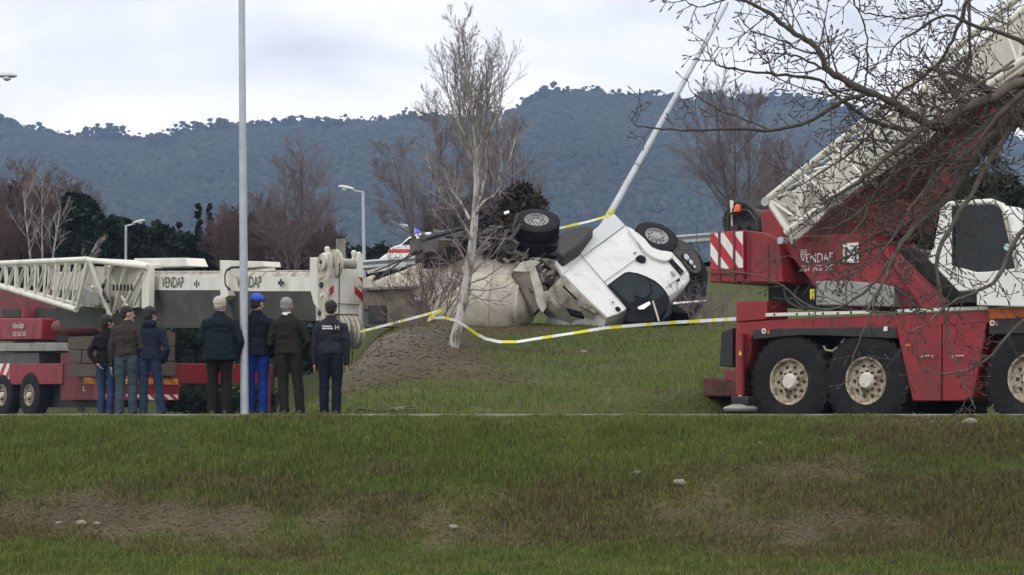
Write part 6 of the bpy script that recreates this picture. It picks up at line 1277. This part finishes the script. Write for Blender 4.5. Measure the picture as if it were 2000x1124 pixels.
# ================================================================== near tree whose branches hang over the right crane
nt_ = thing('bare_tree', (P(2120, 800, 22).x, 22, -1.5), 'near leafless tree whose budded branches hang in front of the right crane', 'tree')
g = np.random.default_rng(7); fo = {i: [] for i in range(4)}
ND = 22.0
def limbf(pts, r0, r1, name='limb', m=BARK_F, tw=0, tl=(.35, .8), both=True, upb=.5, sub=True):
    A = []
    for i in range(len(pts) - 1):
        p0_, p1_, p2_, p3_ = [Vector(pts[min(max(j, 0), len(pts) - 1)]) for j in (i - 1, i, i + 1, i + 2)]
        for q in range(4):
            t = q / 4; A.append(.5 * ((2 * p1_) + (p2_ - p0_) * t + (2 * p0_ - 5 * p1_ + 4 * p2_ - p3_) * t * t + (3 * p1_ - p0_ - 3 * p2_ + p3_) * t ** 3))
    A.append(Vector(pts[-1])); W = np.array([P(v.x, v.y, ND + v.z) for v in A]); W += g.normal(0, .006, W.shape); n = len(W); rad = np.linspace(r0, r1, n) * (1 + .10 * g.normal(0, 1, n))
    tube_obj(name, [(W, rad)], m, nt_, 9)
    for c in range(tw):
        t = .06 + .94 * (c + g.uniform(0, 1)) / tw; f = t * (n - 1); i = min(int(f), n - 2); q = W[i] + (W[i + 1] - W[i]) * (f - i); d = W[min(i + 1, n - 1)] - W[i]; d /= np.linalg.norm(d); sgn = 1 if g.uniform() < upb else -1
        side = np.array([-d[2], 0, d[0]]); side = side if side[2] * sgn > 0 else -side; cd = d * g.uniform(.3, 1.0) + side * g.uniform(.6, 1.1) + np.array([0, g.normal(0, .35), 0]); twig(q, cd, g.uniform(*tl) * (1.1 - .4 * t), max(.0055, rad[i] * .33), 0)
def twig(p, d, ln, r, lv):
    """knobbly twig curving upward, ending in a pointed bud"""
    d = np.array(d, float); d /= np.linalg.norm(d); n = max(4, int(ln / .07)); pts = [p]; dirs = [d]; curl = g.uniform(.06, .22) * (1 if g.uniform() < .85 else -.6)
    for i in range(n):
        d = d + np.array([g.normal(0, .10), g.normal(0, .08), g.normal(0, .07) + curl * .55]); d /= np.linalg.norm(d); pts.append(pts[-1] + d * ln / n); dirs.append(d)
    pts = np.array(pts); rad = np.linspace(r, max(.0032, r * .45), n + 1) * (1 + .12 * g.normal(0, 1, n + 1)).clip(.7, 1.4); fo[1].append((pts, rad))
    e = pts[-1]; fo[2].append((np.array([e - d * .004, e + d * .012, e + d * .030, e + d * .05]), np.array([.0035, .0085, .0075, .0008])))
    for k in range(1, n, 2):
        if g.uniform() < .6:
            sd_ = rot_about(dirs[k], np.cross(dirs[k], g.normal(0, 1, 3)), .7); fo[2].append((np.array([pts[k], pts[k] + sd_ * .014, pts[k] + sd_ * .028]), np.array([.004, .0055, .0006])))
    if lv < 2:
        for c in range(int(ln / .16) + (1 if g.uniform() < .5 else 0)):
            k = g.integers(1, n); sg = -1 if c % 2 else 1; dd = dirs[k]; side = np.array([-dd[2], 0, dd[0]]) * sg; twig(pts[k], dd * .7 + side * g.uniform(.5, 1) + np.array([0, g.normal(0, .3), 0]), ln * g.uniform(.28, .6), max(.0042, rad[k] * .65), lv + 1)
TRUNKX = 2120
limbf([(2125, 1075, 0), (2110, 820, .1), (2095, 560, .1), (2075, 330, 0), (2050, 200, 0), (2040, 60, 0), (2030, -120, .2)], .20, .09, 'trunk', BARK_F)
limbf([(2078, 340, 0), (2030, 250, .1), (2000, 213, .2), (1950, 258, .3), (1920, 285, .3), (1888, 335, .3), (1856, 384, .2), (1784, 447, .1), (1747, 500, 0), (1725, 548, 0), (1693, 607, -.1)], .072, .013, tw=26, tl=(.3, .75), upb=.45)
limbf([(2050, 210, 0), (2000, 160, -.1), (1940, 190, -.2), (1880, 215, -.2), (1830, 240, -.2), (1785, 263, -.2), (1740, 300, -.2), (1700, 335, -.2), (1650, 372, -.1), (1600, 400, 0)], .066, .014, tw=24, tl=(.3, .8), upb=.5)
limbf([(1880, 205, -.2), (1845, 245, -.2), (1810, 242, -.2), (1735, 196, -.3), (1689, 178, -.3), (1640, 152, -.3), (1615, 135, -.3), (1601, 101, -.3), (1575, 78, -.3), (1552, 67, -.3), (1525, 45, -.3), (1496, 22, -.3), (1459, 4, -.3), (1430, -10, -.3)], .050, .016, m=BARK_D, tw=24, tl=(.3, .85), upb=.55)
limbf([(1700, 184, -.3), (1685, 186, -.3), (1646, 198, -.4), (1590, 232, -.4), (1540, 248, -.5), (1504, 254, -.5), (1422, 252, -.6), (1360, 256, -.6), (1324, 254, -.6), (1268, 250, -.6), (1240, 243, -.6), (1227, 226, -.6)], .030, .005, m=BARK_D, tw=13, tl=(.15, .5), upb=.75)
limbf([(1778, 256, -.2), (1707, 238, -.1), (1653, 203, -.1), (1625, 180, 0), (1601, 157, 0), (1534, 148, 0), (1478, 142, 0), (1422, 133, 0), (1400, 126, 0), (1386, 108, 0), (1382, 88, 0)], .024, .005, m=BARK_D, tw=14, tl=(.15, .5), upb=.6)
limbf([(1500, 253, -.5), (1460, 235, -.4), (1410, 218, -.4), (1380, 200, -.4), (1350, 178, -.4), (1340, 150, -.4)], .011, .004, m=BARK_D, tw=6, tl=(.12, .3), upb=.7)
limbf([(1945, -20, .2), (1893, 0, .2), (1880, 30, .2), (1868, 60, .2), (1849, 100, .2), (1828, 128, .2), (1796, 155, .2), (1760, 180, .2), (1735, 215, .2), (1700, 262, .1), (1660, 300, .1), (1600, 340, 0), (1540, 375, 0)], .026, .006, m=BARK_D, tw=22, tl=(.25, .6), upb=.5)
limbf([(1895, -5, .1), (1893, 60, 0), (1893, 100, 0), (1880, 160, 0), (1860, 220, 0)], .020, .010, m=BARK_D, tw=8, tl=(.2, .5))
limbf([(1840, -20, -.2), (1838, 8, -.2), (1822, 22, -.2), (1800, 32, -.2), (1760, 36, -.2), (1735, 34, -.2), (1700, 28, -.2), (1682, 22, -.2), (1675, -10, -.2)], .012, .006, m=BARK_D, tw=9, tl=(.2, .55), upb=.7)
limbf([(1660, -20, 0), (1670, 10, 0), (1690, 50, 0), (1695, 100, 0), (1692, 150, 0), (1689, 175, -.2)], .006, .014, m=BARK_D, tw=9, tl=(.2, .45), upb=.6)
limbf([(1600, 105, -.3), (1570, 100, -.3), (1535, 82, -.3), (1500, 72, -.3), (1468, 60, -.3), (1450, 42, -.3), (1441, 25, -.3)], .013, .005, m=BARK_D, tw=9, tl=(.15, .4), upb=.6)
limbf([(1615, 140, -.3), (1580, 120, -.3), (1545, 108, -.3), (1510, 104, -.3), (1480, 98, -.3), (1475, 82, -.3)], .013, .005, m=BARK_D, tw=8, tl=(.15, .4), upb=.5)
limbf([(1459, 4, -.3), (1420, -2, -.3), (1390, 8, -.3), (1365, 14, -.3), (1340, 4, -.3), (1320, -5, -.3), (1300, 2, -.3), (1284, -4, -.3)], .010, .004, m=BARK_D, tw=7, tl=(.1, .28), upb=.4)
limbf([(1950, 262, .3), (1900, 330, .5), (1850, 370, .5), (1810, 430, .5), (1775, 470, .5), (1720, 480, .5), (1660, 500, .5), (1600, 520, .5), (1540, 500, .5)], .028, .006, tw=20, tl=(.25, .6), upb=.45)
limbf([(1990, 225, .1), (1930, 320, 0), (1860, 440, -.1), (1830, 500, -.1), (1838, 580, -.1), (1850, 640, -.1), (1870, 720, -.1), (1905, 800, -.1)], .034, .007, tw=18, tl=(.25, .6), upb=.4)
limbf([(2090, 500, 0), (2040, 440, -.2), (1990, 460, -.3), (1950, 540, -.3), (1900, 575, -.3), (1860, 590, -.3), (1800, 640, -.3), (1760, 650, -.3)], .034, .006, tw=18, tl=(.25, .6), upb=.45)
limbf([(2090, 560, 0), (2040, 600, .2), (1985, 640, .2), (1940, 690, .2), (1900, 720, .2), (1840, 730, .2), (1790, 715, .2)], .026, .005, tw=14, tl=(.2, .5), upb=.5)
limbf([(1760, 480, .1), (1700, 560, .1), (1640, 600, .1), (1580, 600, .1), (1530, 560, .1), (1480, 540, .1), (1400, 520, .1), (1330, 470, .1)], .016, .0045, tw=12, tl=(.18, .42), upb=.5)
limbf([(1725, 548, 0), (1690, 640, 0), (1665, 700, 0), (1655, 760, 0)], .010, .004, tw=6, tl=(.15, .3), upb=.4)
limbf([(1990, 150, .4), (1900, 220, .4), (1800, 330, .4), (1760, 380, .4), (1700, 400, .4), (1640, 440, .4), (1580, 450, .4)], .038, .007, tw=26, tl=(.25, .6), upb=.5)
limbf([(2040, 110, -.3), (1970, 70, -.3), (1900, 50, -.3), (1850, 30, -.3), (1790, 60, -.3), (1750, 90, -.3), (1740, 120, -.3)], .026, .006, m=BARK_D, tw=16, tl=(.25, .6), upb=.6)
limbf([(1985, 175, .2), (1930, 240, .0), (1860, 300, .0), (1800, 380, 0), (1770, 420, 0), (1740, 470, 0), (1690, 520, 0), (1640, 540, 0)], .034, .007, tw=24, tl=(.25, .6), upb=.5)
limbf([(1940, 195, 0), (1890, 270, .0), (1830, 310, .0), (1760, 330, 0), (1710, 380, 0), (1680, 440, 0), (1640, 480, 0), (1600, 540, 0)], .030, .006, tw=24, tl=(.25, .6), upb=.5)
for k in range(5):
    x0, y0 = g.uniform(1880, 2020), g.uniform(90, 330); dz = g.uniform(-.8, .8); L_ = g.uniform(160, 420); a = math.radians(g.uniform(196, 250)) if k % 3 else math.radians(g.uniform(150, 190))
    pts_ = [(x0 + L_ * q * math.cos(a) + g.normal(0, 7), y0 - L_ * q * math.sin(a) * (1 if k % 3 else 1.2) + g.normal(0, 7) - 50 * q * q * (k % 2), dz) for q in (0, .25, .5, .75, 1)]
    limbf(pts_, g.uniform(.014, .034), .006, m=[BARK_D, BARK_F][k % 2], tw=16, tl=(.22, .6), upb=.55)
tube_obj('twigs', fo[1], TWIG_F, nt_, 4, kind='stuff'); tube_obj('buds', fo[2], TWIG_F, nt_, 4, kind='stuff')

# ================================================================== stones, fallen branch, dust
STONE = mat('pale_stone', (.22, .20, .16), .9, vary=.3, scale=9, dirt=(.14, .12, .09), dirt_amt=.35, dirt_scale=7, bump=.6)
def stone(px, py, sz, label, seed, rng=(18.5, 60), flat=.7):
    rd = ray(px, py); Yb = None
    for Y in np.arange(rng[0], rng[1], .02):
        p = CAM + rd * (Y / rd.y)
        if H(p.x, p.y) >= p.z: Yb = Y; break
    if Yb is None: return
    p = CAM + rd * (Yb / rd.y); g2 = np.random.default_rng(seed); bm = bmesh.new(); bmesh.ops.create_icosphere(bm, subdivisions=2, radius=1); k = Yb / FPX * sz / 2 * .8
    for v in bm.verts: v.co = Vector((v.co.x * 1.2, v.co.y, v.co.z * flat)) * k * (1 + .25 * float(nz2(v.co.x * 1.7 + seed, v.co.y * 1.7 + v.co.z * 1.3, seed, 3, 1.0)))
    me = bpy.data.meshes.new('stone'); bm.to_mesh(me); bm.free(); me.materials.append(STONE); me.transform(Matrix.Translation(p + Vector((0, 0, k * .35)))); me.set_sharp_from_angle(angle=math.radians(30))
    link('stone', me, None, label=label, cat='stone', base=p)
for a in ((1326, 948, 30, 'knobbly pale stone lying alone on the near grass, right of centre', 1), (1244, 928, 22, 'small pale stone in the grass left of the knobbly one', 2), (885, 1034, 24, 'whitish stone in the worn strip, bottom centre', 3), (158, 1026, 22, 'round tan stone in the worn strip near the left edge', 4), (188, 1026, 16, 'small tan stone right of the round one in the worn strip', 5), (115, 1024, 16, 'small tan stone left of the round one in the worn strip', 6), (1140, 690, 14, 'pale round stone on the mound below the tape', 7), (1895, 831, 34, 'flat pale stone on the bank crest under the hanging twig', 8), (1485, 867, 10, 'tiny white stone on the bank below the crane wheels', 9), (1822, 828, 14, 'small grey stone on the bank crest, left of the flat pale one', 10), (822, 854, 9, 'tiny white stone on the bank below the mound', 11)): stone(*a)
fb = thing('fallen_branch', P(780, 803, 31.2), 'dead grey-brown branch lying at the foot of the mound', 'branch'); g = np.random.default_rng(5)
for k, pts in enumerate([[(700, 800), (740, 803), (790, 800), (850, 806)], [(735, 806), (780, 800), (820, 808), (860, 804)], [(760, 801), (790, 796), (812, 797)]]):
    W = np.array([P(x, y - 1, 31.3 + .1 * k) for x, y in pts]); tube_obj('stem', [(W, np.linspace(.022, .008, len(W)))], BARK_F, fb, 6)
mb = MB(); q = P(781, 799, 31.2); mb.box(q, (Vector((1, 0, .1)).normalized(), YA, UP), (.07, .05, .03)); mb.build('chip', STONE, fb, bevel=.01)
